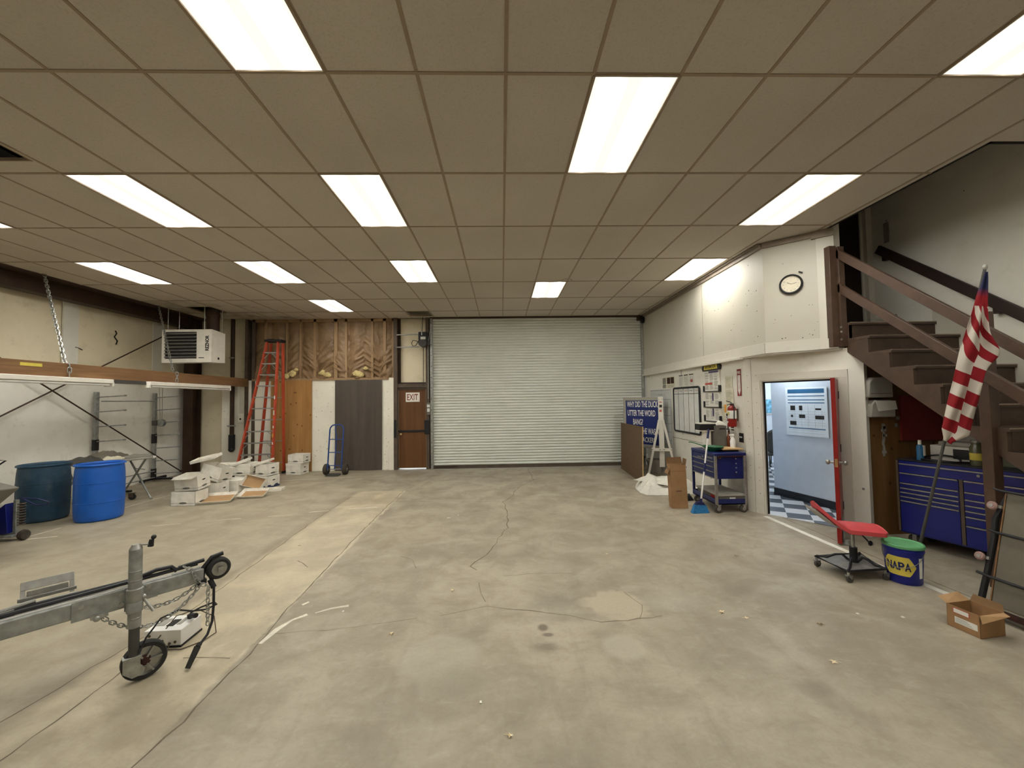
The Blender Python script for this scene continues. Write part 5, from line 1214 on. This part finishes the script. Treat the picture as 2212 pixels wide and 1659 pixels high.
t = thing('wooden_tray', 'light wooden board lying on top of the tool cart', 'board', (3.62, 6.58, ZT))
m = MB(); m.b2((-.13, -.24, .03), (.20, .34, .05)); m.b2((-.1, -.2, 0), (.15, .3, .03), 1); m.build('board', ['lwood', 'black'], t)
t = thing('drain_pan', 'green plastic funnel pan on top of the tool cart', 'pan', (3.42, 6.50, ZT), .3)
m = MB(); m.lathe([(.001, .0), (.08, .0), (.15, .05), (.17, .075), (.165, .078), (.075, .01), (.001, .01)], (0, 0, 0), 28, sc=(.8, 1.1)); m.build('bowl', 'greend', t)
m = MB(); m.tube([(-.08, .10, .07), (-.13, .20, .10), (-.16, .28, .12), (-.19, .32, .12)], .016, 8, flat=.5); m.build('spout', 'greend', t)
t = thing('paper_carton', 'grey-brown box standing upright on the tool cart against the wall', 'box', (3.66, 6.72, ZT+.05))
m = MB(); m.b2((-.10, -.07, 0), (.08, .10, .34)); m.build('body', 'grey', t); m = MB(); m.b2((-.04, -.0712, .28), (.06, -.0702, .30)); m.build('label', 'ink', t)
t = thing('label_printer', 'black and white boxy device raised on a white stand on the tool cart', 'device', (3.47, 6.80, ZT))
m = MB(); m.b2((-.045, -.05, 0), (.06, .05, .30)); m.build('stand', 'white', t, bev=.005)
m = MB(); m.b2((-.15, -.09, .315), (.13, .09, .42)); m.build('body', 'black', t, bev=.01); m = MB(); m.b2((-.14, -.08, .42), (.12, .09, .435)); m.b2((-.14, -.08, .30), (.10, .09, .316)); m.build('cover', 'white', t)
t = thing('brown_bottle', 'amber bottle on the tool cart behind the spray bottle', 'bottle', (3.76, 6.62, ZT+.05))
m = MB(); m.lathe([(.001, 0), (.035, 0), (.036, .15), (.02, .2), (.014, .25), (.001, .25)], (0, 0, 0), 18); m.build('glass', 'amber', t); m = MB(); m.lathe([(.017, .23), (.017, .27), (.001, .27)], (0, 0, 0), 14); m.build('cap', 'rust', t)
t = thing('spray_bottle', 'clear white spray bottle on the tool cart', 'spray bottle', (3.74, 6.48, ZT+.05))
m = MB(); m.lathe([(.001, 0), (.038, 0), (.04, .10), (.03, .14), (.013, .17), (.013, .19), (.001, .19)], (0, 0, 0), 20); m.build('bottle', 'whiteb', t)
m = MB(); m.b2((-.05, -.012, .19), (.02, .012, .215)); m.b2((-.035, -.006, .15), (-.025, .006, .19)); m.build('trigger', 'whiteb', t)
cloth('paper_towel', 'crumpled white paper on top of the upright box on the tool cart', 'paper', [(-.08, -.05), (.07, -.06), (.09, .05), (-.06, .06)], .07, 'paper', 5.1, (3.67, 6.73, ZT+.395))
# ---- broom
t = thing('push_broom', 'broom with white handle and blue bristles leaning on the tool cart', 'broom', (3.06, 6.24, 0))
hv = Vector((.27, .20, 1.28)); b0 = Vector((.02, .03, .16))
m = MB(); m.cyl(b0, b0.lerp(hv, .42), .0135, n=12); m.cyl(b0.lerp(hv, .52), b0.lerp(hv, .88), .0135, n=12); m.build('handle', 'whiteb', t)
m = MB(); m.cyl(b0.lerp(hv, .41), b0.lerp(hv, .53), .016, n=12); m.cyl(b0.lerp(hv, .87), hv, .0155, n=12); m.build('grip', 'navy', t)
m = MB(); m.prism([(-.09, 0, .13), (.10, .02, .11), (.06, .02, .165), (-.05, 0, .175)], (0, .05, 0)); m.cyl(b0-Vector((0, 0, .04)), b0+Vector((.01, .008, .06)), .02, n=12); m.build('head', 'navy', t, bev=.006)
m = MB(); m.add([(-.13, -.02, .002), (.14, .0, .002), (.14, .07, .002), (-.13, .07, .002), (-.088, .0, .135), (.098, .02, .115), (.098, .06, .115), (-.088, .05, .135)], [(3, 2, 1, 0), (4, 5, 6, 7), (0, 1, 5, 4), (1, 2, 6, 5), (2, 3, 7, 6), (3, 0, 4, 7)]); m.build('bristles', 'blueb', t)
cloth('cable_coil', 'dark tangled cable on the floor behind the broom and carton', 'cable', [(-.12, -.1), (.12, -.08), (.15, .1), (-.05, .14)], .07, 'black', 7.7, (3.2, 7.08, 0))

# ---- red door leaf standing open edge-on
H0 = onD(o1-.02, .03); F0 = Vector((4.03, 4.80)); rdv = F0-H0; RDL = rdv.length; RDA = math.atan2(rdv.y, rdv.x)
t = thing('red_door_leaf', 'red door standing open and seen edge-on at the office doorway', 'door', (H0.x, H0.y, 0), RDA)
m = MB(); m.b2((.0, -.0225, .02), (RDL, .0225, 2.01)); m.b2((RDL, -.0225, .02), (RDL+.004, .0225, 2.01)); m.build('panel', 'red', t, bev=.002)
m = MB()
for s_ in (-1, 1):
    m.cyl((RDL-.06, s_*.0225, .98), (RDL-.06, s_*.075, .98), .014, n=12); m.lathe([(.014, 0), (.03, .015*s_), (.032, .03*s_), (.02, .045*s_), (.001, .048*s_)], (RDL-.06, s_*.06, .98), 16, 'y'); m.lathe([(.001, 0), (.034, 0), (.034, .006*s_), (.001, .006*s_)], (RDL-.06, s_*.0225, .98), 16, 'y')
m.build('door_knob', 'alu', t)
m = MB(); m.b2((RDL+.003, -.014, .93), (RDL+.006, .014, 1.03)); m.build('latch_plate', 'brass', t)
m = MB(); m.cyl((RDL-.10, .035, .06), (RDL-.10, .035, .34), .011, n=8); m.lathe([(.001, 0), (.04, 0), (.034, .05), (.001, .055)], (RDL-.08, .055, 0.004), 18); m.build('door_stop', 'galvt', t)
for z in (.35, 1.1, 1.8):
    m = MB(); m.b2((-.012, -.03, z-.05), (.03, .03, z+.05)); m.build('hinge', 'black', t)

# ---- towel dispensers on the plywood
def disp(loc, label, h, d2=.0):
    t = thing('towel_dispenser', label, 'dispenser', loc, 0, 'paper dispensers on the plywood under the stairs')
    m = MB(); m.prism([(-.17, 0, 0), (-.15, 0, h*.75), (-.10, 0, h), (.12, 0, h), (.16, 0, h*.8), (.16, 0, 0)], (0, -.12, 0)); m.build('case', 'greyl', t, bev=.015, bseg=3)
    if d2: m = MB(); m.prism([(-.07, -.121, h*.35), (-.11, -.125, h*.95), (.15, -.125, h*.95), (.17, -.125, h*.45)], (0, -.006, 0)); m.build('paper', 'paper', t)
    else: m = MB(); m.b2((-.14, -.125, .05), (.13, -.12, .056)); m.build('seam', 'greyd', t)
disp((4.83, 5.125, 1.76), 'grey dispenser fixed higher on the plywood, just under the stair stringer', .26); disp((4.85, 5.125, 1.51), 'grey dispenser with white paper hanging out, lower of two on the plywood', .22, 1)
m = MB(); m.b2((5.17, 5.10, 1.20), (5.72, 5.128, 1.78)); tag(m.build('wall_board', 'redsign'), 'dark red board on the plywood under the stairs, behind the flag bottom', 'board')
m = MB(); 
for i in range(10):
    x = 4.9+.75*random.random(); z = 1.2+.35*random.random(); m.b2((x, 5.124, z), (x+random.uniform(.02, .08), 5.13, z+random.uniform(.02, .07)))
for k in range(12): m.b2((4.93+random.uniform(-.012, .012), 5.124, 1.0+k*.035), (4.96+random.uniform(-.01, .02), 5.13, 1.035+k*.035))
tag(m.build('glue_residue', 'greyl'), 'pale patchy glue residue on the plywood above the blue tool chest', 'residue', kind='stuff')

# ---- large tool chest
CH = math.atan2(-.73, .24)
t = thing('tool_chest', 'wide blue roller tool chest under the stairs', 'tool chest', (4.80, 4.82, 0), CH)
CL, CD = 1.37, .48
m = MB(); m.b2((0, 0.01, .14), (CL, CD, 1.0)); m.build('case', 'bluet', t, bev=.005)
m = MB(); m.b2((-.004, .005, 1.0), (CL+.004, CD+.005, 1.02)); m.build('top_mat', 'black', t, bev=.004)
def drw(x0, x1, z0, z1):
    m = MB(); m.b2((x0, -.006, z0), (x1, .012, z1-.012)); d_ = m.build('drawer', 'bluet', t, bev=.002)
    m = MB(); m.b2((x0+.005, -.018, z1-.016), (x1-.005, .004, z1-.004)); m.build('drawer_pull', 'alu', d_)
mid = .55
drw(.02, CL-.02, .86, .97)
zs = [.86, .74, .68, .63, .58, .53]; 
for a, b in zip(zs[:-1], zs[1:]): drw(.02, mid-.01, b, a)
drw(.02, mid-.01, .16, .53)
zs = [.86, .74, .66, .60, .54, .48, .38]
for a, b in zip(zs[:-1], zs[1:]): drw(mid+.03, CL-.02, b, a)
drw(mid+.03, CL-.02, .16, .38)
m = MB(); m.b2((mid-.005, -.008, .16), (mid+.025, .01, .86)); m.b2((-.008, -.008, .16), (.012, .01, 1.0)); m.build('corner_strip', 'steelg', t)
m = MB(); m.lathe([(.001, -.012), (.014, -.012), (.016, 0)], (mid+.15, -.004, .925), 14, 'y'); m.build('lock', 'alu', t)
for x in (.10, CL-.10):
    for y in (.09, CD-.09):
        m = MB(); m.lathe([(.001, -.02), (.055, -.02), (.065, -.01), (.065, .01), (.055, .02), (.001, .02)], (x, y, .065), 18, 'y'); m.build('caster_wheel', 'tyre', t)
        m = MB(); m.b2((x-.04, y-.03, .125), (x+.04, y+.03, .14)); m.b2((x-.02, y-.026, .06), (x+.02, y-.022, .13)); m.build('caster_fork', 'alu', t)
def onchest(x, y): 
    return (4.80+x*math.cos(CH)-y*math.sin(CH), 4.82+x*math.sin(CH)+y*math.cos(CH), 1.021)
t = thing('spray_can', 'blue and white cleaner bottle on the left end of the blue tool chest', 'bottle', onchest(.18, .10))
m = MB(); m.lathe([(.001, 0), (.033, 0), (.033, .15), (.02, .18), (.001, .18)], (0, 0, 0), 18); m.build('can', 'posterb', t); m = MB(); m.lathe([(.018, .175), (.016, .23), (.001, .232)], (0, 0, 0), 14); m.b2((.005, -.036, .05), (.028, -.02, .17)); m.build('cap', 'white', t)
t = thing('white_carton', 'pale box at the back of the blue tool chest', 'box', onchest(.38, .34), CH)
m = MB(); m.b2((-.18, -.08, 0), (.20, .10, .17)); m.build('body', 'paper', t)
m = MB(); m.b2((.02, -.084, .03), (.18, -.08, .14)); m.build('window', 'black', t)
t = thing('paper_pad', 'grey folded papers lying on the pale box on the tool chest', 'paper', (onchest(.45, .34)[0], onchest(.45, .34)[1], 1.192), CH)
m = MB(); m.b2((-.17, -.10, 0), (.20, .11, .05)); m.build('stack', 'greyl', t, bev=.01)
m = MB(); m.tube([Vector(onchest(.34+.17*math.cos(a), .13+.10*math.sin(a)))+Vector((0, 0, .012+.05*max(0, math.sin(a)))) for a in [i*PI/8 for i in range(17)]]+[Vector(onchest(.60, .20))+Vector((0, 0, .014)), Vector(onchest(.75, .12))+Vector((0, 0, .014))], .010, 8)
tag(m.build('rubber_hose', 'black'), 'black looped hose on top of the blue tool chest', 'hose')
t = thing('glass_jar', 'glass jar with a yellow label on the blue tool chest', 'jar', onchest(.66, .10))
m = MB(); m.lathe([(.001, 0), (.055, 0), (.06, .02), (.06, .19), (.045, .22), (.045, .25)], (0, 0, 0), 24); m.build('jar', 'glassj', t)
m = MB(); m.lathe([(.0605, .06), (.061, .065), (.061, .13), (.0605, .135)], (0, 0, 0), 24); m.build('label', 'yellow', t); m = MB(); m.lathe([(.05, .245), (.05, .27), (.001, .272)], (0, 0, 0), 20); m.build('lid', 'alu', t)
t = thing('perspex_shield', 'dull green translucent sheet standing on the right part of the tool chest', 'sheet', onchest(.88, .25), CH)
m = MB(); m.prism([(-.28, 0, 0), (.32, 0, 0), (.32, 0, .05), (.15, 0, .22), (.0, 0, .29), (-.25, 0, .31)], (0, .012, 0)); m.build('panel', 'sheetg', t)

# ---- flag on a pole
t = thing('flag_pole', 'long thin pole leaning against the stair railing', 'pole', (4.09, 4.0, 0))
ptop = Vector((.16, -.62, 2.89))
m = MB(); m.cyl((0, 0, .0), ptop, .013, .011, n=10); m.build('pole', 'greyd', t); m = MB(); m.ball(ptop+Vector((0, 0, .01)), .017, 10, sc=(1, 1, 1.6)); m.build('finial', 'alu', t)
def flag():
    m = MB(); pv = ptop.normalized()
    base = Vector((4.09, 4.0, 0)); H = ptop.length
    e1 = Vector((.72, -.69, 0)); e1 = (e1-pv*e1.dot(pv)).normalized(); e2 = pv.cross(e1)
    s_top, s_bot = H-.03, H-1.56
    N, K = 90, 28
    vs = []
    for j in range(N+1):
        v = j/N; s_ = s_top+(s_bot-s_top)*v; c_ = base+pv*s_
        wdt = .024+.125*min(1, v/.45)**1.1*(1 if v < .93 else max(.15, (1-v)/.07))
        hang = Vector((0, 0, 0))
        for i in range(K+1):
            u = i/K
            x = (u-.22)*wdt*1.15; fold = math.sin(u*PI*3.2+v*3.0)*.024*min(1, v*3)+.010*math.sin(u*11+v*19)
            bulge = .06*math.exp(-((v-.43)/.07)**2)*(u**2)
            vs.append(c_+e1*(x+bulge)+e2*(fold-.03*min(1, v*4))+Vector((0, 0, -.03*u*min(1, v*2))))
    fs = [(j*(K+1)+i, j*(K+1)+i+1, (j+1)*(K+1)+i+1, (j+1)*(K+1)+i) for j in range(N) for i in range(K)]
    m.add(vs, fs); return m, N, K
def flag_mat():
    s = NT('flag_cloth')
    u, v, _ = s.xyz(s.tc.outputs['UV'])
    steep = s.map(v, .42, .52, .22, .03)
    tv = s.math('ADD', v, s.math('MULTIPLY', s.math('SUBTRACT', .5, u), steep))
    tv = s.math('ADD', tv, s.math('MULTIPLY', s.math('GREATER_THAN', u, .56), .055))
    st = s.math('GREATER_THAN', s.math('FRACT', s.math('MULTIPLY', tv, 6.9)), .5)
    st = s.math('MULTIPLY', st, s.math('GREATER_THAN', v, .19))
    col = s.mix(st, lin('821a20'), lin('bbb3a6'))
    col = s.mix(s.map(v, .09, .14, 1, 0), col, lin('262a48'))
    s.put(s.b.inputs['Base Color'], col); s.b.inputs['Roughness'].default_value = .8; s.b.inputs['Specular IOR Level'].default_value = .2
    return s.m
fm_, FN, FK = flag()
fo = fm_.build('flag', flag_mat(), None, ang=180)
uvl = fo.data.uv_layers.new(name='UVMap')
for pl in fo.data.polygons:
    for li in pl.loop_indices:
        j, i = divmod(fo.data.loops[li].vertex_index, FK+1); uvl.data[li].uv = (i/FK, j/FN)
so = fo.modifiers.new('solid', 'SOLIDIFY'); so.thickness = .003
tag(fo, 'red and white striped flag with navy corner rolled around the leaning pole', 'flag')

# ---- creeper stool
t = thing('creeper_stool', 'rolling mechanic stool with red padded saddle seat', 'stool', (3.56, 4.08, 0))
m = MB()
def seat(top):
    def fn(u, v):
        # v from back (tall end) to front
        s_ = v*.56-.335; wdt = (.095+.10*math.sin(min(1, v*1.25)*PI*.55)) * (1 if v < .93 else 1-.25*(v-.93)/.07) * (1 if v > .06 else .75+.25*v/.06)
        x = (u-.5)*2*wdt; z = .46+ (max(0, (.42-v))/.42)**1.25*.21 - .03*max(0, v-.6) + (.03*(1-(2*u-1)**2) if top else -.035)
        return (s_, x, z)
    return fn
m.grid(17, 27, seat(True)); n0 = len(m.v); m.grid(17, 27, seat(False)); 
edge = []
idx = lambda i, j: j*17+i
bd = [idx(i, 0) for i in range(17)]+[idx(16, j) for j in range(1, 27)]+[idx(i, 26) for i in range(15, -1, -1)]+[idx(0, j) for j in range(25, 0, -1)]
for a, b in zip(bd, bd[1:]+bd[:1]): m.f.append([a, b, b+n0, a+n0]); m.mi.append(0)
SR = math.radians(-14); so_ = m.build('seat', 'redseat', t, rz=SR, ang=60, bev=.006)
m = MB(); m.T = Matrix.Rotation(SR, 4, 'Z')
m.prism([(-.365, -.10, .615), (-.30, -.11, .555), (-.20, -.12, .475), (-.05, -.13, .43), (.15, -.12, .425), (.15, -.12, .437), (-.05, -.13, .445), (-.2, -.12, .49), (-.365, -.10, .64)], (0, .22, 0)); m.build('seat_shell', 'greyl', t)
m = MB(); m.cyl((0, 0, .22), (0, 0, .43), .014, n=12); m.build('gas_rod', 'alu', t)
m = MB(); m.cyl((0, 0, .10), (0, 0, .25), .034, n=18); m.lathe([(.034, .10), (.045, .10), (.04, .125), (.034, .13)], (0, 0, 0), 18); m.build('column', 'black', t)
m = MB(); m.tube([(.04, -.01, .42), (.09, -.03, .36), (.13, -.04, .31)], .007, 8); m.ball((.14, -.045, .30), .022, 10, sc=(1, .6, 1.2)); m.build('lever', 'black', t)
c4 = [(-.26, .17), (-.20, -.19), (.12, -.20), (.27, .22)]
c4 = [(-.27, .15), (-.25, -.22), (.14, -.19), (.24, .20)]
m = MB(); m.prism([(p[0], p[1], .095) for p in c4], (0, 0, .012)); m.build('tray', 'galvt', t)
m = MB(); m.tube([(p[0]*1.02, p[1]*1.02, .105) for p in c4], .012, 8, True); m.build('base_frame', 'black', t)
for p in c4:
    m = MB(); m.tube([(p[0], p[1], .112), (p[0]*.72, p[1]*.72, .115), (p[0]*.48, p[1]*.48, .155), (p[0]*.30, p[1]*.30, .165), (p[0]*.15, p[1]*.15, .12)], .012, 8); m.build('arm', 'black', t)
    m = MB(); m.lathe([(.001, -.014), (.026, -.014), (.033, -.008), (.033, .008), (.026, .014), (.001, .014)], (p[0]+.01, p[1], .033), 18, 'y'); m.build('caster_wheel', 'greyd', t)
    m = MB(); m.cyl((p[0], p[1], .06), (p[0], p[1], .10), .012, n=10); m.prism([(p[0]-.02, p[1]-.018, .065), (p[0]+.03, p[1]-.018, .065), (p[0]+.02, p[1]-.018, .03)], (0, .003, 0)); m.b2((p[0]-.022, p[1]-.018, .06), (p[0]+.03, p[1]+.018, .07)); m.build('caster_fork', 'alu', t)

# ---- blue bucket
t = thing('plastic_bucket', 'blue plastic bucket with green lid beside the red stool', 'bucket', (3.868, 3.87, 0), math.radians(-58))
m = MB(); m.lathe([(.001, .0), (.125, .0), (.130, .01), (.146, .30), (.152, .30), (.152, .315), (.147, .318), (.147, .345), (.14, .345), (.125, .02), (.001, .02)], (0, 0, 0), 44); m.build('shell', 'bucket', t)
m = MB(); m.lathe([(.001, .358), (.13, .358), (.138, .366), (.152, .366), (.158, .358), (.158, .338), (.150, .338)], (0, 0, 0), 44); m.build('lid', 'green', t)
def curved(pts, r_, z0, off, mi, mb):  # pts in (arc x, z)
    vs = []
    for (x, z) in pts:
        rr_ = r_+(z-.15)*.055+off; a = x/rr_; vs.append((rr_*math.sin(a), -rr_*math.cos(a), z))
    mb.add(vs, [tuple(range(len(vs)))], mi)
m = MB()
def strip_poly(x0, x1, zf0, zf1, n=14):
    for i in range(n):
        a = x0+(x1-x0)*i/n; b = x0+(x1-x0)*(i+1)/n; curved([(a, zf0(a)), (b, zf0(b)), (b, zf1(b)), (a, zf1(a))], .138, 0, .0015, 0, m)
hexa = lambda x: min(1, (.125-x)/.05 if x > 0 else (.14+x)/.05)*.088
strip_poly(-.12, .124, lambda x: .17-hexa(x), lambda x: .17+hexa(x)); m.build('label', 'yellow', t)
def bend(o, r_=.138, off=.003):
    me = o.data
    for v in me.vertices:
        x, z = v.co.x, v.co.z; rr_ = r_+(z-.15)*.055+off; a = x/rr_; v.co = (rr_*math.sin(a), -rr_*math.cos(a), z)
for k, ch in enumerate('NAPA'):
    bend(text('lettering', ch, 'navy', t, (-.076+k*.046, 0, .17), .078, .045, weight=.035))
m = MB()
strip_poly_m = m
for i in range(8):
    a = .150+.04*i/8; b = .150+.04*(i+1)/8; curved([(a, .07), (b, .07), (b, .26), (a, .26)], .138, 0, .0015, 0, m)
m.build('side_label', 'label', t)
m = MB(); m.tube([(.150*math.cos(a), .150*math.sin(a)-.0, .30-.16*math.sin(-a)*.9) for a in [-i*PI/14 for i in range(15)]], .003, 6); m.build('handle', 'alu', t)

# ---- small carton at the right
t = thing('open_carton', 'small open brown carton with labels on the floor at the right edge', 'carton', (3.58, 3.045, 0), math.radians(-82))
BL, BW, BH = .10, .115, .165
m = MB()
for p, q in [((-BL, -BW, 0), (BL, -BW+.004, BH)), ((-BL, BW-.004, 0), (BL, BW, BH)), ((-BL, -BW, 0), (-BL+.004, BW, BH)), ((BL-.004, -BW, 0), (BL, BW, BH)), ((-BL, -BW, 0), (BL, BW, .004))]: m.b2(p, q)
m.build('body', 'card', t)
for P in [[(-BL, -BW, BH), (-BL, BW, BH), (-BL-.07, BW-.01, BH+.035), (-BL-.07, -BW+.02, BH+.02)], [(BL, BW, BH), (BL, -BW, BH), (BL+.03, -BW-.03, BH-.04), (BL+.05, BW-.03, BH+.0)], [(BL, BW, BH), (-BL, BW, BH), (-BL+.01, BW+.02, BH+.05), (BL-.02, BW+.02, BH+.05)]]:
    m = MB(); m.add(P, [(0, 1, 2, 3), (3, 2, 1, 0)]); m.build('flap', 'cardl', t)
m = MB(); m.b2((-.06, -BW-.0015, .115), (.04, -BW-.0005, .155), 1); m.b2((-.055, -BW-.002, .12), (.035, -BW-.001, .15), 0); m.b2((-.05, -BW-.002, .045), (.085, -BW-.001, .09), 0)
for k in range(4): m.b2((-.045, -BW-.0025, .052+k*.009), (.06-.01*k, -BW-.0018, .055+k*.009), 2)
m.build('label', ['label', 'redl', 'inkg'], t)

# ---- creeper board standing on end
t = thing('mechanic_creeper', 'grey creeper board with tube frame standing on end at the right edge', 'creeper', (3.90, 3.205, 0), math.radians(-84))
# local X runs along the floor toward the camera, Z up the board; board leans toward the wall
lean = Matrix.Rotation(-.25, 4, 'X')
m = MB(); m.T = lean; m.b2((.0, -.02, .10), (.60, .03, 1.0)); m.build('board', 'pad', t, bev=.006)
m = MB(); m.T = lean; m.b2((-.008, -.024, .10), (.0, .034, 1.0)); m.build('wood_edge', 'beam', t)
m = MB(); m.T = lean; m.b2((-.02, -.03, .04), (.6, .04, .08)); m.build('bottom_rail', 'rust', t)
for z, xs_ in ((.32, -.10), (.68, -.06), (1.02, -.07)):
    m = MB(); m.T = lean; m.tube([(xs_, -.04, z), (-.02, -.05, z-.01), (.6, -.05, z-.02)], .011, 8); m.build('cross_tube', 'black', t)
m = MB(); m.T = lean; m.tube([(-.08, 0, .0), (-.06, 0, .35), (-.05, 0, .62), (-.06, 0, .78), (-.02, 0, .90), (.0, 0, .98)], .022, 10); m.build('side_tube', 'black', t)
for z, xw in ((.45, -.09), (.88, -.06)):
    m = MB(); m.T = lean; m.lathe([(.001, -.015), (.026, -.015), (.034, -.006), (.034, .006), (.026, .015), (.001, .015)], (xw, -.05, z), 18, 'y'); m.build('caster_wheel', 'pinkw', t)
    m = MB(); m.T = lean; m.b2((xw-.012, -.04, z-.012), (xw+.05, -.02, z+.012)); m.lathe([(.001, -.018), (.014, -.018), (.014, .018), (.001, .018)], (xw, -.05, z), 12, 'y'); m.build('caster_fork', 'alu', t)

# ---- fittings over the exit door
t = thing('door_operator', 'black chain hoist motor beside the roller door top', 'motor', (-2.03, 10.62, 3.2))
m = MB(); m.b2((-.13, -.08, .08), (.10, .10, .42)); m.build('body', 'black', t, bev=.02); m = MB(); m.cyl((-.02, -.09, .12), (-.02, .08, .12), .10, n=20); m.cyl((.06, 0, .12), (.15, 0, .12), .05, n=16); m.build('motor', 'greyd', t)
m = MB(); m.b2((-.07, -.083, .22), (.06, -.081, .29)); m.b2((-.05, -.083, .33), (-.03, -.081, .42)); m.build('label', 'label', t)
m = MB(); m.tube([(-.12, 0, .22), (-.22, .05, .08), (-.30, .07, .06), (-.34, .07, .14), (-.30, .07, .22), (-.2, .05, .20), (-.12, 0, .12)], .009, 6); m.tube([(-.06, .05, .40), (-.04, .1, .85)], .008, 6); m.build('cable', 'black', t)
chain_mesh([(-.035, .13, .08), (-.05, .16, -.98)], .05, .0035, .018).build('hand_chain', 'steelg', t)
for z in (3.24, 3.57):
    m = MB(); m.cyl((-2.76, 10.70, z), (-2.16, 10.66, z), .016, n=10); tag(m.build('motor_bracket_bar', 'galv'), 'light horizontal bar beside the hoist motor, %s of two' % ('lower' if z < 3.4 else 'upper'), 'bar', 'bars holding the hoist motor')
t = thing('conduit_switch', 'push button switch box with thin conduit left of the roller door', 'switch', (-1.95, 10.80, 1.44))
m = MB(); m.tube([(0, -.02, .42), (0, -.02, 1.9), (.03, -.01, 2.1), (.06, 0, 2.25)], .012, 8); m.build('conduit', 'alu', t)
m = MB(); m.b2((-.04, -.05, 0), (.05, 0, .32)); m.build('box', 'grey', t, bev=.005); m = MB(); m.b2((-.035, -.055, .20), (.045, -.05, .27)); m.b2((-.03, -.055, .08), (.04, -.05, .17), 1); m.build('button_plate', ['whiteb', 'label'], t)
m = MB(); m.cyl((3.78, 10.66, 3.90), (3.84, 10.66, 3.90), .09, n=16); tag(m.build('roller_bracket', 'black'), 'small black round bracket at the top right corner of the roller door', 'bracket')

# ---- dry leaves and paper scraps on the floor
def leaf_mesh(s_):
    pts = []
    for i in range(15):
        a = 2*PI*i/15; r_ = s_*(1 if i % 3 == 0 else .45)*random.uniform(.75, 1.1); pts.append((r_*math.cos(a), r_*math.sin(a)*.8, .012*random.random()+.004))
    m = MB(); m.add([(0, 0, .008)]+pts, [(0, i+1, (i+1) % 15+1) for i in range(15)]); m.tube([(0, 0, .008), (-s_*.9, -s_*.5, .006), (-s_*1.3, -s_*.6, .005)], .0012, 4)
    return m
for (x, y, s_, c_, lb) in [(.02, 2.23, .026, 'leaf', 'pale dry leaf nearest the bottom edge of the photo'), (2.21, 2.73, .034, 'leaf', 'pale dry leaf by itself on the bare floor in front of the open carton'), (1.81, 3.39, .038, 'leaf', 'larger of two pale leaves close together right of the floor patch'),
        (1.96, 3.29, .022, 'leaf', 'smaller of two pale leaves close together right of the floor patch'), (-.88, 3.22, .032, 'leaf', 'curled pale leaf right of the trailer coupler'), (-.49, 3.91, .028, 'leaf', 'pale leaf beyond the curled one, left of the long crack'),
        (2.47, 3.17, .028, 'leafd', 'dull brownish leaf left of the open carton'), (1.19, 4.7, .022, 'leaf', 'tiny pale scrap in the middle of the floor, right of the crack'), (2.62, 4.55, .028, 'leafd', 'dull leaf on the floor left of the red stool'),
        (2.65, 5.11, .024, 'leaf', 'small pale leaf on the floor in front of the office doorway'), (-2.57, 5.22, .03, 'leafd', 'dull leaf lying on the light repaired floor strip')]:
    tag(leaf_mesh(s_).build('dry_leaf', c_, None, (x, y, 0), random.uniform(0, 6)), lb, 'leaf', 'dry leaves on the floor')
for (x, y, a, lb) in [(-.84, 6.3, .05, 'small white paper strip far out on the floor before the roller door'), (-.71, 6.44, .02, 'tiny white crumb next to the far paper strip'), (-1.39, 3.58, .014, 'tiny white crumb between trailer coupler and curled leaf'), (2.9, 3.31, .02, 'small pale crumb left of the blue bucket'), (3.21, 3.24, .02, 'small pale crumb between blue bucket and open carton'), (-.15, 2.48, .012, 'tiny white crumb near the bottom centre')]:
    m = MB(); m.box((0, 0, .003), (a, .02, .004)); tag(m.build('paper_scrap', 'paper', None, (x, y, 0), random.uniform(-.2, .2)), lb, 'scrap', 'paper scraps on the floor')
